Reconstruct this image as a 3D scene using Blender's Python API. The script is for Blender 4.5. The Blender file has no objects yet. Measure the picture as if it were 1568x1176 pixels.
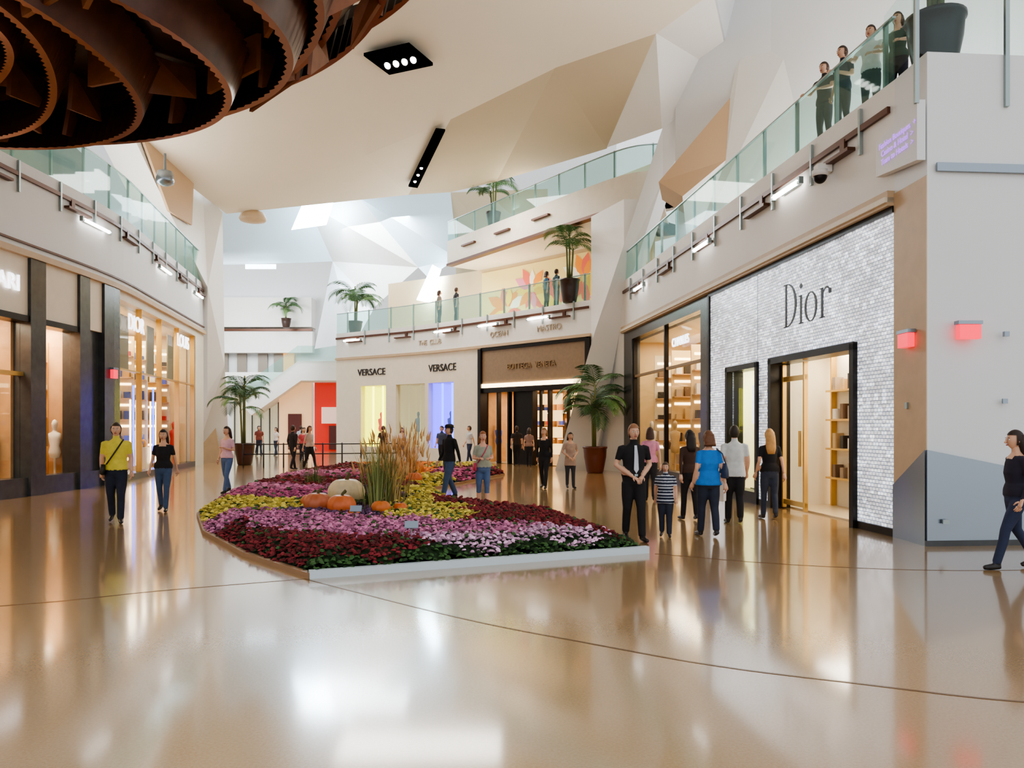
import bpy, bmesh, math, random
import numpy as np
from mathutils import Vector, Matrix
random.seed(7)
S=bpy.context.scene
def lin(c):
    c=c/255.0
    return c/12.92 if c<=0.04045 else ((c+0.055)/1.055)**2.4
def col(r,g,b): return (lin(r),lin(g),lin(b),1.0)
MC={}
def mat(name,rgb=(200,200,200),rough=0.6,metal=0.0,em=0.0,emc=None,noise=0.0,nscale=8.0,spec=0.5):
    if name in MC: return MC[name]
    m=bpy.data.materials.new(name); m.use_nodes=True
    nt=m.node_tree; p=nt.nodes['Principled BSDF']
    c=col(*rgb)
    p.inputs['Base Color'].default_value=c
    p.inputs['Roughness'].default_value=rough
    p.inputs['Metallic'].default_value=metal
    p.inputs['Specular IOR Level'].default_value=spec
    if em>0:
        p.inputs['Emission Color'].default_value=col(*(emc or rgb)); p.inputs['Emission Strength'].default_value=em
    if noise>0:
        tc=nt.nodes.new('ShaderNodeTexCoord'); n=nt.nodes.new('ShaderNodeTexNoise'); n.inputs['Scale'].default_value=nscale
        n.inputs['Detail'].default_value=4
        r=nt.nodes.new('ShaderNodeValToRGB')
        r.color_ramp.elements[0].position=0.3; r.color_ramp.elements[1].position=0.7
        r.color_ramp.elements[0].color=(c[0]*(1-noise),c[1]*(1-noise),c[2]*(1-noise),1)
        r.color_ramp.elements[1].color=(min(1,c[0]*(1+noise)),min(1,c[1]*(1+noise)),min(1,c[2]*(1+noise)),1)
        nt.links.new(tc.outputs['Object'],n.inputs['Vector']); nt.links.new(n.outputs['Fac'],r.inputs['Fac'])
        nt.links.new(r.outputs['Color'],p.inputs['Base Color'])
    MC[name]=m; return m

class Builder:
    def __init__(s): s.v=[];s.f=[];s.m=[];s.sm=[];s.mats=[]
    def mi(s,m):
        if m not in s.mats: s.mats.append(m)
        return s.mats.index(m)
    def add(s,vs,fs,m,smooth=False):
        o=len(s.v); s.v.extend([tuple(q) for q in vs]); i=s.mi(m)
        for f in fs:
            s.f.append([a+o for a in f]); s.m.append(i); s.sm.append(smooth)
    def box(s,c,d,m,rz=0.0,M=None):
        vs=[]
        for x in(-.5,.5):
            for y in(-.5,.5):
                for z in(-.5,.5):
                    q=Vector((x*d[0],y*d[1],z*d[2]))
                    if rz: q=Matrix.Rotation(rz,3,'Z')@q
                    if M is not None: q=M@q
                    vs.append(q+Vector(c))
        s.add(vs,[(0,1,3,2),(4,6,7,5),(0,4,5,1),(2,3,7,6),(0,2,6,4),(1,5,7,3)],m)
    def prism(s,poly,vec,m):
        n=len(poly); vec=Vector(vec)
        a=[Vector(p) for p in poly]; b=[p+vec for p in a]
        fs=[tuple(range(n)),tuple(range(2*n-1,n-1,-1))]
        for i in range(n):
            j=(i+1)%n; fs.append((i,i+n,j+n,j))
        s.add(a+b,fs,m)
    def tube(s,pts,rad,m,n=8,smooth=True,flat=1.0):
        pts=[Vector(p) for p in pts]; vs=[];fs=[]
        up=None
        for i,p in enumerate(pts):
            if i==0: t=pts[1]-pts[0]
            elif i==len(pts)-1: t=pts[-1]-pts[-2]
            else: t=(pts[i+1]-pts[i-1])
            t.normalize()
            if up is None:
                up=Vector((0,0,1)) if abs(t.z)<.9 else Vector((0,1,0))
            a=t.cross(up).normalized(); b=a.cross(t).normalized(); up=b
            r=rad[i] if isinstance(rad,(list,tuple)) else rad
            for k in range(n):
                th=2*math.pi*k/n
                vs.append(p+a*math.cos(th)*r+b*math.sin(th)*r*flat)
        L=len(pts)
        for i in range(L-1):
            for k in range(n):
                k2=(k+1)%n
                fs.append((i*n+k,i*n+k2,(i+1)*n+k2,(i+1)*n+k))
        fs.append(tuple(range(n-1,-1,-1))); fs.append(tuple((L-1)*n+k for k in range(n)))
        s.add(vs,fs,m,smooth)
    def loft(s,rings,m,n=20,smooth=True,axisrot=None):
        vs=[];fs=[]
        for (cx,cy,z,rx,ry) in rings:
            for k in range(n):
                th=2*math.pi*k/n
                vs.append((cx+rx*math.cos(th),cy+ry*math.sin(th),z))
        L=len(rings)
        for i in range(L-1):
            for k in range(n):
                k2=(k+1)%n
                fs.append((i*n+k,i*n+k2,(i+1)*n+k2,(i+1)*n+k))
        fs.append(tuple(range(n-1,-1,-1))); fs.append(tuple((L-1)*n+k for k in range(n)))
        s.add(vs,fs,m,smooth)
    def sphere(s,c,r,m,nu=14,nv=10,fn=None,keep=None):
        vs=[];fs=[]
        if not isinstance(r,(tuple,list)): r=(r,r,r)
        for j in range(nv+1):
            ph=math.pi*j/nv
            for i in range(nu):
                th=2*math.pi*i/nu
                q=Vector((math.sin(ph)*math.cos(th),math.sin(ph)*math.sin(th),math.cos(ph)))
                if fn: q=fn(q)
                vs.append((c[0]+q.x*r[0],c[1]+q.y*r[1],c[2]+q.z*r[2]))
        for j in range(nv):
            for i in range(nu):
                i2=(i+1)%nu
                f=(j*nu+i,(j+1)*nu+i,(j+1)*nu+i2,j*nu+i2)
                if keep:
                    cc=[sum(vs[a][t]-c[t] for a in f)/4/r[t] for t in range(3)]
                    if not keep(*cc): continue
                fs.append(f)
        s.add(vs,fs,m,True)
    def ribbon(s,P,s0,s1,z0,z1,d0,d1,m):
        ss=[s0]+[q for q in P.S if s0+.02<q<s1-.02]+[s1]
        vs=[]
        for q in ss:
            a=P.at(q,d0); b=P.at(q,d1)
            vs+= [(a[0],a[1],z0),(b[0],b[1],z0),(b[0],b[1],z1),(a[0],a[1],z1)]
        fs=[(0,1,2,3)]
        n=len(ss)
        for i in range(n-1):
            for k in range(4):
                k2=(k+1)%4
                fs.append((i*4+k,(i+1)*4+k,(i+1)*4+k2,i*4+k2))
        fs.append(tuple((n-1)*4+k for k in (3,2,1,0)))
        s.add(vs,fs,m)
    def build(s,name,loc=(0,0,0),rz=0,fix=True):
        me=bpy.data.meshes.new(name); me.from_pydata(s.v,[],s.f)
        for m in s.mats: me.materials.append(m)
        me.polygons.foreach_set('material_index',s.m); me.polygons.foreach_set('use_smooth',s.sm)
        if fix:
            bm=bmesh.new(); bm.from_mesh(me); bmesh.ops.recalc_face_normals(bm,faces=bm.faces); bm.to_mesh(me); bm.free()
        me.update()
        o=bpy.data.objects.new(name,me); o.location=loc; o.rotation_euler=(0,0,rz)
        S.collection.objects.link(o); return o

class Path:
    def __init__(s,pts,sign=1,smooth=True):
        P=[Vector((p[0],p[1])) for p in pts]
        if smooth and len(P)>2:
            Q=[]
            E=[2*P[0]-P[1]]+P+[2*P[-1]-P[-2]]
            for i in range(1,len(E)-2):
                for k in range(5):
                    t=k/5
                    a,b,c,d=E[i-1],E[i],E[i+1],E[i+2]
                    Q.append(.5*((2*b)+(c-a)*t+(2*a-5*b+4*c-d)*t*t+(3*b-a-3*c+d)*t**3))
            Q.append(P[-1]); P=Q
        s.P=P; s.sign=sign; s.S=[0]
        for i in range(1,len(P)): s.S.append(s.S[-1]+(P[i]-P[i-1]).length)
        s.L=s.S[-1]
    def loc(s,q):
        q=max(-50,min(s.L+50,q)); i=0
        while i<len(s.P)-2 and q>s.S[i+1]: i+=1
        t=(s.P[i+1]-s.P[i]).normalized()
        return s.P[i]+t*(q-s.S[i]),i
    def tan(s,q):
        a,_=s.loc(q-.3); b,_=s.loc(q+.3); return (b-a).normalized()
    def at(s,q,d=0):
        p,_=s.loc(q); t=s.tan(q); n=Vector((-t.y,t.x))*s.sign
        return p+n*d
    def sy(s,y):
        best=0;bd=9e9
        for k in range(2001):
            q=s.L*k/2000; dd=abs(s.loc(q)[0].y-y)
            if dd<bd: bd=dd;best=q
        return best
    def ang(s,q):
        t=s.tan(q); return math.atan2(t.y,t.x)

# ---------------- materials
W=mat('wall_white',(236,234,230),.55,noise=.02,nscale=.6)
WC=mat('wall_cool_white',(226,228,230),.5,noise=.02,nscale=.5)
WB=mat('wall_pale_blue',(208,228,238),.5)
CE=mat('ceiling_cream',(232,222,204),.6,noise=.02,nscale=.3)
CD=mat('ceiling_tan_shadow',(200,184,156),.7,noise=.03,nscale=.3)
TAN=mat('tan_stone',(200,174,142),.5,noise=.06,nscale=4)
CREAM=mat('cream_stone',(232,222,204),.5,noise=.03,nscale=3)
BRS=mat('brown_steel',(92,58,42),.4,.4)
DK=mat('dark_bronze',(34,30,28),.35,.5)
DG=mat('dark_grey_stone',(66,68,70),.25,noise=.15,nscale=5)
GREYM=mat('brushed_metal',(150,160,170),.28,.85)
STEEL=mat('steel_post',(160,172,172),.35,.7)
LAMP=mat('lamp_white',(255,250,245),.4,em=8)
LAMPW=mat('lamp_warm',(255,228,180),.4,em=6)
SKYL=mat('skylight_glow',(225,242,255),.4,em=6)
SKYB=mat('skylight_bright',(215,238,255),.4,em=30)
RED=mat('red_glow',(255,60,80),.4,em=1.3)
TXT=mat('sign_letters_dark',(25,22,22),.4)
BLKM=mat('matte_black_recess',(8,8,8),1.0,spec=0.0)
TXW=mat('sign_letters_white',(245,245,255),.4,em=2.5)
TXG=mat('sign_letters_bronze',(150,124,92),.5,.2)
FACB=mat('facet_brown',(196,164,130),.6)

def glassmat(name,tint,refl=.12,dif=0,dc=(0,0,0)):
    m=bpy.data.materials.new(name); m.use_nodes=True; nt=m.node_tree
    for n in list(nt.nodes): nt.nodes.remove(n)
    o=nt.nodes.new('ShaderNodeOutputMaterial'); mx=nt.nodes.new('ShaderNodeMixShader')
    t=nt.nodes.new('ShaderNodeBsdfTransparent'); g=nt.nodes.new('ShaderNodeBsdfGlossy')
    t.inputs['Color'].default_value=(*tint,1); g.inputs['Roughness'].default_value=.03
    mx.inputs['Fac'].default_value=refl
    nt.links.new(t.outputs[0],mx.inputs[1]); nt.links.new(g.outputs[0],mx.inputs[2]); 
    if dif:
        m2=nt.nodes.new('ShaderNodeMixShader'); d=nt.nodes.new('ShaderNodeBsdfDiffuse'); d.inputs['Color'].default_value=(*dc,1); m2.inputs['Fac'].default_value=dif
        nt.links.new(mx.outputs[0],m2.inputs[1]); nt.links.new(d.outputs[0],m2.inputs[2]); nt.links.new(m2.outputs[0],o.inputs['Surface'])
    else: nt.links.new(mx.outputs[0],o.inputs['Surface'])
    return m
GL=glassmat('railing_glass',(.80,.92,.89),.07,.08,(.38,.68,.63))
GL2=glassmat('railing_glass_clear',(.88,.95,.94),.03)
SG=glassmat('shop_glass',(.96,.97,.96),.06)

# floor
def floormat():
    m=bpy.data.materials.new('polished_terrazzo'); m.use_nodes=True; nt=m.node_tree; p=nt.nodes['Principled BSDF']
    tc=nt.nodes.new('ShaderNodeTexCoord')
    n1=nt.nodes.new('ShaderNodeTexNoise'); n1.inputs['Scale'].default_value=60; n1.inputs['Detail'].default_value=4
    n2=nt.nodes.new('ShaderNodeTexNoise'); n2.inputs['Scale'].default_value=.14; n2.inputs['Detail'].default_value=2
    r1=nt.nodes.new('ShaderNodeValToRGB'); r1.color_ramp.elements[0].color=col(172,138,94); r1.color_ramp.elements[1].color=col(184,152,108)
    r1.color_ramp.elements[0].position=.35; r1.color_ramp.elements[1].position=.65
    mx=nt.nodes.new('ShaderNodeMix'); mx.data_type='RGBA'; mx.blend_type='MULTIPLY'; mx.inputs[0].default_value=.35
    r2=nt.nodes.new('ShaderNodeValToRGB'); r2.color_ramp.elements[0].color=(.72,.68,.62,1); r2.color_ramp.elements[1].color=(1,1,1,1)
    for n in(n1,n2): nt.links.new(tc.outputs['Object'],n.inputs['Vector'])
    nt.links.new(n1.outputs['Fac'],r1.inputs['Fac']); nt.links.new(n2.outputs['Fac'],r2.inputs['Fac'])
    nt.links.new(r1.outputs['Color'],mx.inputs[6]); nt.links.new(r2.outputs['Color'],mx.inputs[7]); nt.links.new(mx.outputs[2],p.inputs['Base Color'])
    p.inputs['Roughness'].default_value=.22; p.inputs['IOR'].default_value=1.55; p.inputs['Specular IOR Level'].default_value=.5
    p.inputs['Coat Weight'].default_value=.9; p.inputs['Coat Roughness'].default_value=.09; p.inputs['Coat IOR'].default_value=1.62
    return m
b=Builder(); b.add([(-45,-14,0),(22,-14,0),(22,66,0),(-45,66,0)],[(0,1,2,3)],floormat()); b.build('floor',fix=False)
INL=mat('floor_inlay_brown',(112,84,56),.2)
def strip(name,pts,w):
    P=Path(pts,1); b=Builder(); b.ribbon(P,0,P.L,.0005,.003,-w/2,w/2,INL); return b.build(name)
strip('trim_1',[(-2.3,8.7),(-.49,6.96),(.59,6.13),(1.46,5.54),(2.23,5.19),(3.15,4.82),(4.5,4.6)],.022)
strip('trim_2',[(-7,6.6),(-4.63,7.47),(-3.65,8.06),(-2.3,8.7)],.02)
strip('trim_3',[(1.9,10.4),(3.4,9.6),(5.2,9.2),(7.5,9.4)],.03)

# ---------------- paths
R=Path([(5.86,12.0),(4.1,28.7)],1,False)
M=Path([(3.14,31.1),(-1.3,35.8),(-4.7,39.1),(-9.55,42.6)],1)
T=Path([(5.7,29.4),(4.5,29.8),(3.2,31.3),(.5,35.2),(-3.37,40.8)],1)
Lp=Path([(-12.4,6),(-11.8,13),(-11.7,18),(-11.7,22.9),(-12.4,27.4),(-13.7,34.8)],-1)

def railing(name,P,s0,s1,zf,h,d,step=1.6,band=None):
    b=Builder()
    b.ribbon(P,s0,s1,zf+.0,zf+h,d-.012,d+.012,GL)
    b.ribbon(P,s0,s1,zf+h,zf+h+.03,d-.03,d+.03,STEEL)
    q=s0+.3
    while q<s1:
        p=P.at(q,d-.05); b.box((p.x,p.y,zf+h/2+.04),(.06,.06,h+.07),STEEL,P.ang(q))
        q+=step
    if band:
        b.ribbon(P,s0,s1,band-.05,band+.05,d+.06,d+.11,BRS)
        q=s0+.8;i=0
        while q<s1-.8:
            p=P.at(q,d+.09); b.box((p.x,p.y,band-.05),(.06,.05,.75),STEEL,P.ang(q))
            if i%2==0:
                b.ribbon(P,q+.2,q+1.3,band-.28,band-.22,d+.06,d+.2,BRS)
                b.ribbon(P,q+.45,q+.6,band-.26,band+.0,d+.06,d+.12,BRS)
            q+=step*1.1;i+=1
    return b.build(name)
def tubes(P,ss,z,d,L=1.2):
    for q in ss:
        b=Builder()
        a=P.at(q,d);c=P.at(q+L,d)
        b.tube([(a.x,a.y,z),(c.x,c.y,z)],.05,LAMP,8)
        for t in(.0,1.0):
            e=a.lerp(c,t); b.box((e.x,e.y,z+.0),(.09,.09,.13),STEEL,P.ang(q))
        g=P.at(q+.2,d-.09);h=P.at(q+L-.2,d-.09)
        b.tube([(g.x,g.y,z),(h.x,h.y,z)],.03,STEEL,6)
        b.build('linear_wall_light')

# ---------------- RIGHT FACADE
def panelmat():
    m=bpy.data.materials.new('sparkling_white_panel'); m.use_nodes=True; nt=m.node_tree; p=nt.nodes['Principled BSDF']
    def N(t): return nt.nodes.new(t)
    tc=N('ShaderNodeTexCoord'); sp=N('ShaderNodeSeparateXYZ'); cb=N('ShaderNodeCombineXYZ')
    nt.links.new(tc.outputs['Object'],sp.inputs[0]); nt.links.new(sp.outputs['Y'],cb.inputs['X']); nt.links.new(sp.outputs['Z'],cb.inputs['Y'])
    br=N('ShaderNodeTexBrick'); br.inputs['Scale'].default_value=5
    br.inputs['Color1'].default_value=col(250,252,255); br.inputs['Color2'].default_value=col(226,232,242); br.inputs['Mortar'].default_value=col(118,130,152)
    br.inputs['Mortar Size'].default_value=.03; br.inputs['Brick Width'].default_value=.46; br.inputs['Row Height'].default_value=.3
    nt.links.new(cb.outputs[0],br.inputs['Vector'])
    sc=N('ShaderNodeVectorMath'); sc.operation='MULTIPLY'; sc.inputs[1].default_value=(9,18,1); nt.links.new(cb.outputs[0],sc.inputs[0])
    fl=N('ShaderNodeVectorMath'); fl.operation='FLOOR'; nt.links.new(sc.outputs[0],fl.inputs[0])
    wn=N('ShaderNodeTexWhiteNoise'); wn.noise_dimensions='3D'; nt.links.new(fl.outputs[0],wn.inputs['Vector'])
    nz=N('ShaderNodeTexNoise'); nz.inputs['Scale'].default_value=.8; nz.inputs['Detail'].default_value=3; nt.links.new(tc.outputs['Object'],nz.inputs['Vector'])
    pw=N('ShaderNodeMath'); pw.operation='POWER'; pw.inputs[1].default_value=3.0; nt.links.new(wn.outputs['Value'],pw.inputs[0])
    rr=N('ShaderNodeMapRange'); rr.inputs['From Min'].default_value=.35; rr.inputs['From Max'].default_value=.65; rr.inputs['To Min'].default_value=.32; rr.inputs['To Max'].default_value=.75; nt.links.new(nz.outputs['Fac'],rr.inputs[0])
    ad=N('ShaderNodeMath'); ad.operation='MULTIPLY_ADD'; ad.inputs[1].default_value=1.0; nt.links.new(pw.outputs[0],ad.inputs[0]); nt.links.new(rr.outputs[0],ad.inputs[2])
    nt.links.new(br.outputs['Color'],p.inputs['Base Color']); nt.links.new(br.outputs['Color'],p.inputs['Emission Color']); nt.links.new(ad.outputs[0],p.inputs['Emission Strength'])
    p.inputs['Roughness'].default_value=.25
    return m
PM=panelmat()
y=R.sy
b=Builder()
def rb(y0,y1,z0,z1,d0,d1,m): b.ribbon(R,y(y0),y(y1),z0,z1,d0,d1,m)
rb(12.0,13.1,.12,4.97,-.3,0,PM)
rb(16.27,17.0,.12,4.97,-.3,0,PM)
rb(18.7,19.96,.12,4.97,-.3,0,PM)
rb(13.1,16.27,3.07,4.97,-.3,0,PM)
rb(17.0,18.7,3.07,4.97,-.3,0,PM)
rb(17.0,17.02,.12,4.97,-.1,.006,GREYM)
for a,c in((12.0,13.1),(16.27,17.0),(18.7,19.96)): rb(a,c,0,.12,-.3,.03,DK)
rb(12.0,19.96,4.97,5.07,-.3,.04,DK); rb(19.86,19.98,0,5.0,-.3,.05,DK)
for a in(13.04,16.2): rb(a,a+.13,0,3.07,-.35,.08,DK)
rb(13.04,16.33,2.97,3.1,-.35,.08,DK)
for a in(16.94,18.64): rb(a,a+.11,0,3.07,-.35,.06,DK)
rb(16.94,18.75,2.97,3.09,-.35,.06,DK); rb(17.0,18.7,0,.25,-.3,.04,DK)
rb(17.05,18.64,.25,2.97,-.12,-.09,SG)
b.build('wall_right_shopfront')
b=Builder()
rb(20.0,20.6,0,5.15,-.3,0,DG); rb(20.6,28.7,4.75,5.15,-.3,0,DG); rb(27.6,28.7,0,4.75,-.3,0,DG); rb(20.6,27.6,0,.35,-.3,0,DG)
rb(20.6,27.6,.35,4.75,-.15,-.13,SG)
for a in(20.6,23.9,27.5): rb(a,a+.08,.35,4.75,-.18,-.05,DK)
rb(20.6,27.6,3.4,3.48,-.18,-.08,TXG)
b.build('wall_right_far_shopfront')
b=Builder()
rb(12.0,28.7,5.07,5.3,-.3,.12,TAN); rb(12.0,28.7,5.3,7.0,-.3,0,W); rb(12.0,28.7,6.9,7.0,-6,-.3,CREAM)
rb(12.0,28.7,5.12,5.2,-.3,.16,CREAM)
b.build('balcony_right')
railing('glass_railing',R,.1,R.L,7.0,1.0,-.05,1.5,6.58)
tubes(R,[y(14.8),y(19.6),y(25.6)],6.33,.13,1.15)
b=Builder()
b.prism([(5.86,12.0,0),(5.88,11.1,0),(13,11.7,0),(13,12.4,0)],(0,0,5.3),WC)
b.prism([(5.86,12.0,5.3),(5.88,11.1,5.3),(13,11.7,5.3),(13,12.4,5.3)],(0,0,1.7),WC)
b.prism([(5.845,12.0,0),(5.865,11.1,0),(5.88,11.1,0),(5.86,12.0,0)],(0,0,5.25),TAN)
b.prism([(6.0,11.09,5.3),(13,11.68,5.3),(13,11.6,5.3),(6.0,11.05,5.3)],(0,0,.12),GREYM)
b.prism([(5.845,12.0,0),(5.845,12.0,.8),(5.85,11.08,1.36),(5.85,11.08,0)],(-.02,-.01,0),GREYM)
b.prism([(5.85,11.07,0),(5.85,11.07,1.36),(7.58,11.22,1.02),(9.5,11.38,.65),(9.5,11.38,0)],(0,-.03,0),GREYM)
b.prism([(5.83,12.0,0),(5.83,11.03,0),(9.5,11.33,0),(9.5,11.36,0)],(0,0,.08),DG)
b.box((7.0,11.13,2.05),(.07,.03,.07),GREYM); b.box((7.0,11.1,3.0),(.07,.05,.07),GREYM); b.box((6.1,11.02,.35),(.09,.03,.06),STEEL)
b.box((5.84,11.6,2.0),(.03,.07,.09),STEEL)
b.build('wall_right')
b=Builder(); b.prism([(5.83,12.3,5.6),(5.83,11.05,5.45),(5.83,11.05,6.3),(5.83,12.3,6.15)],(-.12,0,0),WC)
b.build('wayfinding_sign')
def text(name,body,loc,size,ang,m,ext=.02,font=None,sx=1.0):
    c=bpy.data.curves.new(name,'FONT'); c.body=body; c.size=size; c.extrude=ext; c.align_x='CENTER'; c.align_y='CENTER'
    o=bpy.data.objects.new(name,c); S.collection.objects.link(o); o.location=loc; o.rotation_euler=(math.pi/2,0,ang); o.scale=(sx,1,1)
    c.materials.append(m); return o
PUR=mat('sign_text_purple',(170,120,220),.4,em=1.2)
text('sign_lettering','Fashion Boutiques  +\nCasino & Hotel  >\nTram to Hotels  >',(5.7,11.62,5.88),.13,-math.pi/2,PUR,.005)
for (x,yy,z) in((6.42,11.02,3.02),(5.78,11.5,2.95)):
    b=Builder(); b.box((x,yy,z),(.3 if yy<11.2 else .1,.1 if yy<11.2 else .3,.2),RED); b.box((x,yy,z+.13),(.34 if yy<11.2 else .12,.12 if yy<11.2 else .34,.05),GREYM); b.build('exit_sign')
F=Path([(5.7,11.15),(13,11.75)],-1,False)
F2=Path([(5.7,11.15),(5.78,12.2)],1,False)
b=Builder()
b.ribbon(F,0,7,7.0,8.05,-.02,.01,GL2); b.ribbon(F2,0,1.0,7.0,8.05,-.01,.01,GL2)
b.ribbon(F,0,7,8.05,8.09,-.03,.03,STEEL)
for q in(.0,1.35,2.8):
    p=F.at(q,.09); b.box((p.x,p.y,7.2),(.06,.05,1.9),STEEL)
b.build('glass_railing')
def serif_sign():
    b=Builder(); th=.03
    def ell(cx,cz,rx,rz,a0,a1,n=28): return [(cx+rx*math.cos(a0+(a1-a0)*k/n),cz+rz*math.sin(a0+(a1-a0)*k/n)) for k in range(n+1)]
    def ring(o,i):
        n=len(o)
        for k in range(n-1): b.prism([(o[k][0],0,o[k][1]),(o[k+1][0],0,o[k+1][1]),(i[k+1][0],0,i[k+1][1]),(i[k][0],0,i[k][1])],(0,th,0),TXT)
    def rect(x0,x1,z0,z1): b.prism([(x0,0,z0),(x1,0,z0),(x1,0,z1),(x0,0,z1)],(0,th,0),TXT)
    h=.95
    rect(.08,.16,0,h); rect(0,.2,0,.02); rect(0,.2,h-.02,h)
    ring(ell(.16,h/2,.46,h/2,-math.pi/2,math.pi/2),ell(.16,h/2,.37,h/2-.02,-math.pi/2,math.pi/2))
    rect(.78,.86,0,.6); rect(.72,.92,0,.02); rect(.72,.86,.58,.6); b.prism([(p[0],0,p[1]) for p in ell(.82,.8,.055,.055,0,2*math.pi,14)[:-1]],(0,th,0),TXT)
    ring(ell(1.25,.3,.27,.31,0,2*math.pi),ell(1.25,.3,.19,.29,0,2*math.pi))
    rect(1.68,1.76,0,.6); rect(1.62,1.82,0,.02); rect(1.62,1.76,.58,.6)
    ring(ell(1.9,.42,.15,.19,.3,math.pi),ell(1.9,.42,.14,.15,.3,math.pi)); b.prism([(p[0],0,p[1]) for p in ell(2.03,.5,.055,.055,0,2*math.pi,14)[:-1]],(0,th,0),TXT)
    p=R.at(y(15.75),.01)
    b.v=[(v[0]*.9,v[1],v[2]*.9) for v in b.v]
    return b.build('sign_lettering',loc=(p.x,p.y,3.66),rz=R.ang(0)+math.pi)
serif_sign()

# shop interiors
CRI=mat('interior_cream',(240,228,202),.6); CRF=mat('interior_floor',(215,195,160),.25); GOLD=mat('gold_trim',(215,178,110),.3,.6)
WOOD=mat('interior_wood',(200,158,114),.45,noise=.12,nscale=3); AMB=mat('interior_amber',(226,198,150),.5,noise=.06,nscale=2)
GOODS=[mat('goods_%d'%i,c,.5) for i,c in enumerate([(200,60,60),(40,60,120),(240,235,225),(60,50,45),(190,140,80),(130,160,180),(90,110,220)])]
NEUT=[mat('neutral_goods_%d'%i,c,.5) for i,c in enumerate([(240,232,220),(60,54,50),(205,175,130),(170,150,130),(120,95,75)])]
def arealight(name,loc,sx,sy,e,c=(1,.85,.65),rot=(0,0,0)):
    l=bpy.data.lights.new(name,'AREA'); l.shape='RECTANGLE'; l.size=sx; l.size_y=sy; l.energy=e; l.color=c
    o=bpy.data.objects.new(name,l); o.location=loc; o.rotation_euler=rot; S.collection.objects.link(o); return o
def mannequin(b,p,z,m,s=1.0):
    pr=[(.0,.14,.14),(.03,.14,.14),(.04,.025,.025),(.78,.03,.03),(.8,.12,.09),(.95,.16,.11),(1.12,.12,.085),(1.3,.16,.105),(1.45,.17,.09),(1.5,.06,.055),(1.56,.045,.045),(1.62,.06,.075),(1.72,.075,.09),(1.8,.05,.06),(1.83,.01,.01)]
    b.loft([(p.x,p.y,z+a*s,r*s,q*s) for a,r,q in pr],m,14)
def interior(P,s0,s1,h,dep,wm,shelf=True,e=120,c=(1,.85,.65),d0=-.35,nsh=4,sh=.6,fins=False,goods=None,man=True):
    goods=goods or GOODS
    b=Builder()
    b.ribbon(P,s0,s1,0,h,-dep-.1,-dep,wm); b.ribbon(P,s0,s1,.001,.03,-dep,d0,CRF); b.ribbon(P,s0,s1,h,h+.1,-dep,d0,CRI)
    b.ribbon(P,s0-.1,s0,0,h,-dep,d0,wm); b.ribbon(P,s1,s1+.1,0,h,-dep,d0,wm)
    L=s1-s0; rnd=random.Random(int(s0*100))
    if shelf:
        n=max(1,int(L/1.6))
        for i in range(n):
            a=s0+L*i/n+.12; c2=s0+L*(i+1)/n-.12
            for k in range(nsh):
                z=.5+k*sh
                b.ribbon(P,a,c2,z,z+.04,-dep+.0,-dep+.45,GOLD if wm is CRI else WOOD)
                if k%2==1: b.ribbon(P,a,c2,z-.03,z-.005,-dep+.38,-dep+.42,LAMPW)
                q=a+.1
                while q<c2-.2:
                    w=rnd.uniform(.1,.24); hh=rnd.uniform(.12,.34)
                    if rnd.random()<.8: b.ribbon(P,q,q+w,z+.04,z+.04+hh,-dep+.1,-dep+.34,rnd.choice(goods))
                    q+=w+rnd.uniform(.08,.3)
            for t in(a,c2-.04): b.ribbon(P,t,t+.04,0,3,-dep,-dep+.46,GOLD if wm is CRI else WOOD)
            if fins and i<n:
                f0=c2+.1; fm=rnd.choice([CRI,WOOD,AMB,GOLD])
                b.ribbon(P,f0,f0+.06,0,h*.9,-dep,-1.0,fm)
                for k in range(nsh):
                    z=.4+k*.75
                    if z>h*.85: break
                    b.ribbon(P,f0-.28,f0,z,z+.03,-dep+.1,-1.02,WOOD)
                    b.ribbon(P,f0-.02,f0-.005,z+.5,z+.58,-dep+.2,-1.1,LAMPW)
                    for t in range(3):
                        dd=-1.1-t*.3
                        if dd-.2>-dep: b.ribbon(P,f0-.22,f0-.06,z+.03,z+.03+rnd.uniform(.14,.36),dd-.2,dd,rnd.choice(goods))
        nd=max(1,int(L/2.0))
        if man:
            for i in range(nd):
                m=s0+L*(i+.5)/nd
                p=P.at(m,d0-.7); 
                b.box((p.x,p.y,.45),(.8,.4,.9),CRI,P.ang(m)); b.sphere((p.x,p.y,1.04),(.14,.14,.16),rnd.choice(goods)); b.loft([(p.x,p.y-.25,.9,.1,.06),(p.x,p.y-.25,1.1,.12,.06),(p.x,p.y-.25,1.18,.03,.02)],rnd.choice(goods),10)
                p=P.at(m+.8,d0-.4); mannequin(b,p,.04,rnd.choice(goods))
    o=b.build('shop_interior')
    p=P.at((s0+s1)/2,-dep/2-.2)
    arealight('ceiling_lamp',(p.x,p.y,h-.05),max(.5,(s1-s0)*.8),dep*.6,e,c,(0,0,P.ang((s0+s1)/2)))
    return o
interior(R,y(12.4),y(16.6),3.3,3.2,CRI,True,280,(1,.94,.82),goods=NEUT,man=False)
interior(R,y(16.8),y(19.8),3.3,2.6,CRI,True,160,(.9,1,.7),man=False)
interior(R,y(20.3),y(28.2),4.7,2.6,AMB,True,300,(1,.84,.62),nsh=6,fins=True,goods=NEUT)
b=Builder()
b.ribbon(R,y(15.2),y(16.2),.03,2.95,-.2,-.18,SG)
for a in(15.2,16.12): b.ribbon(R,y(a),y(a)+.06,.03,2.95,-.23,-.15,GOLD)
b.ribbon(R,y(15.2),y(16.2),2.6,2.7,-.22,-.16,GOLD); b.ribbon(R,y(15.2),y(16.2),.1,.2,-.22,-.16,GOLD)
b.ribbon(R,y(15.3),y(15.34),.9,1.6,-.14,-.1,GOLD)
b.build('door_1')
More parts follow.
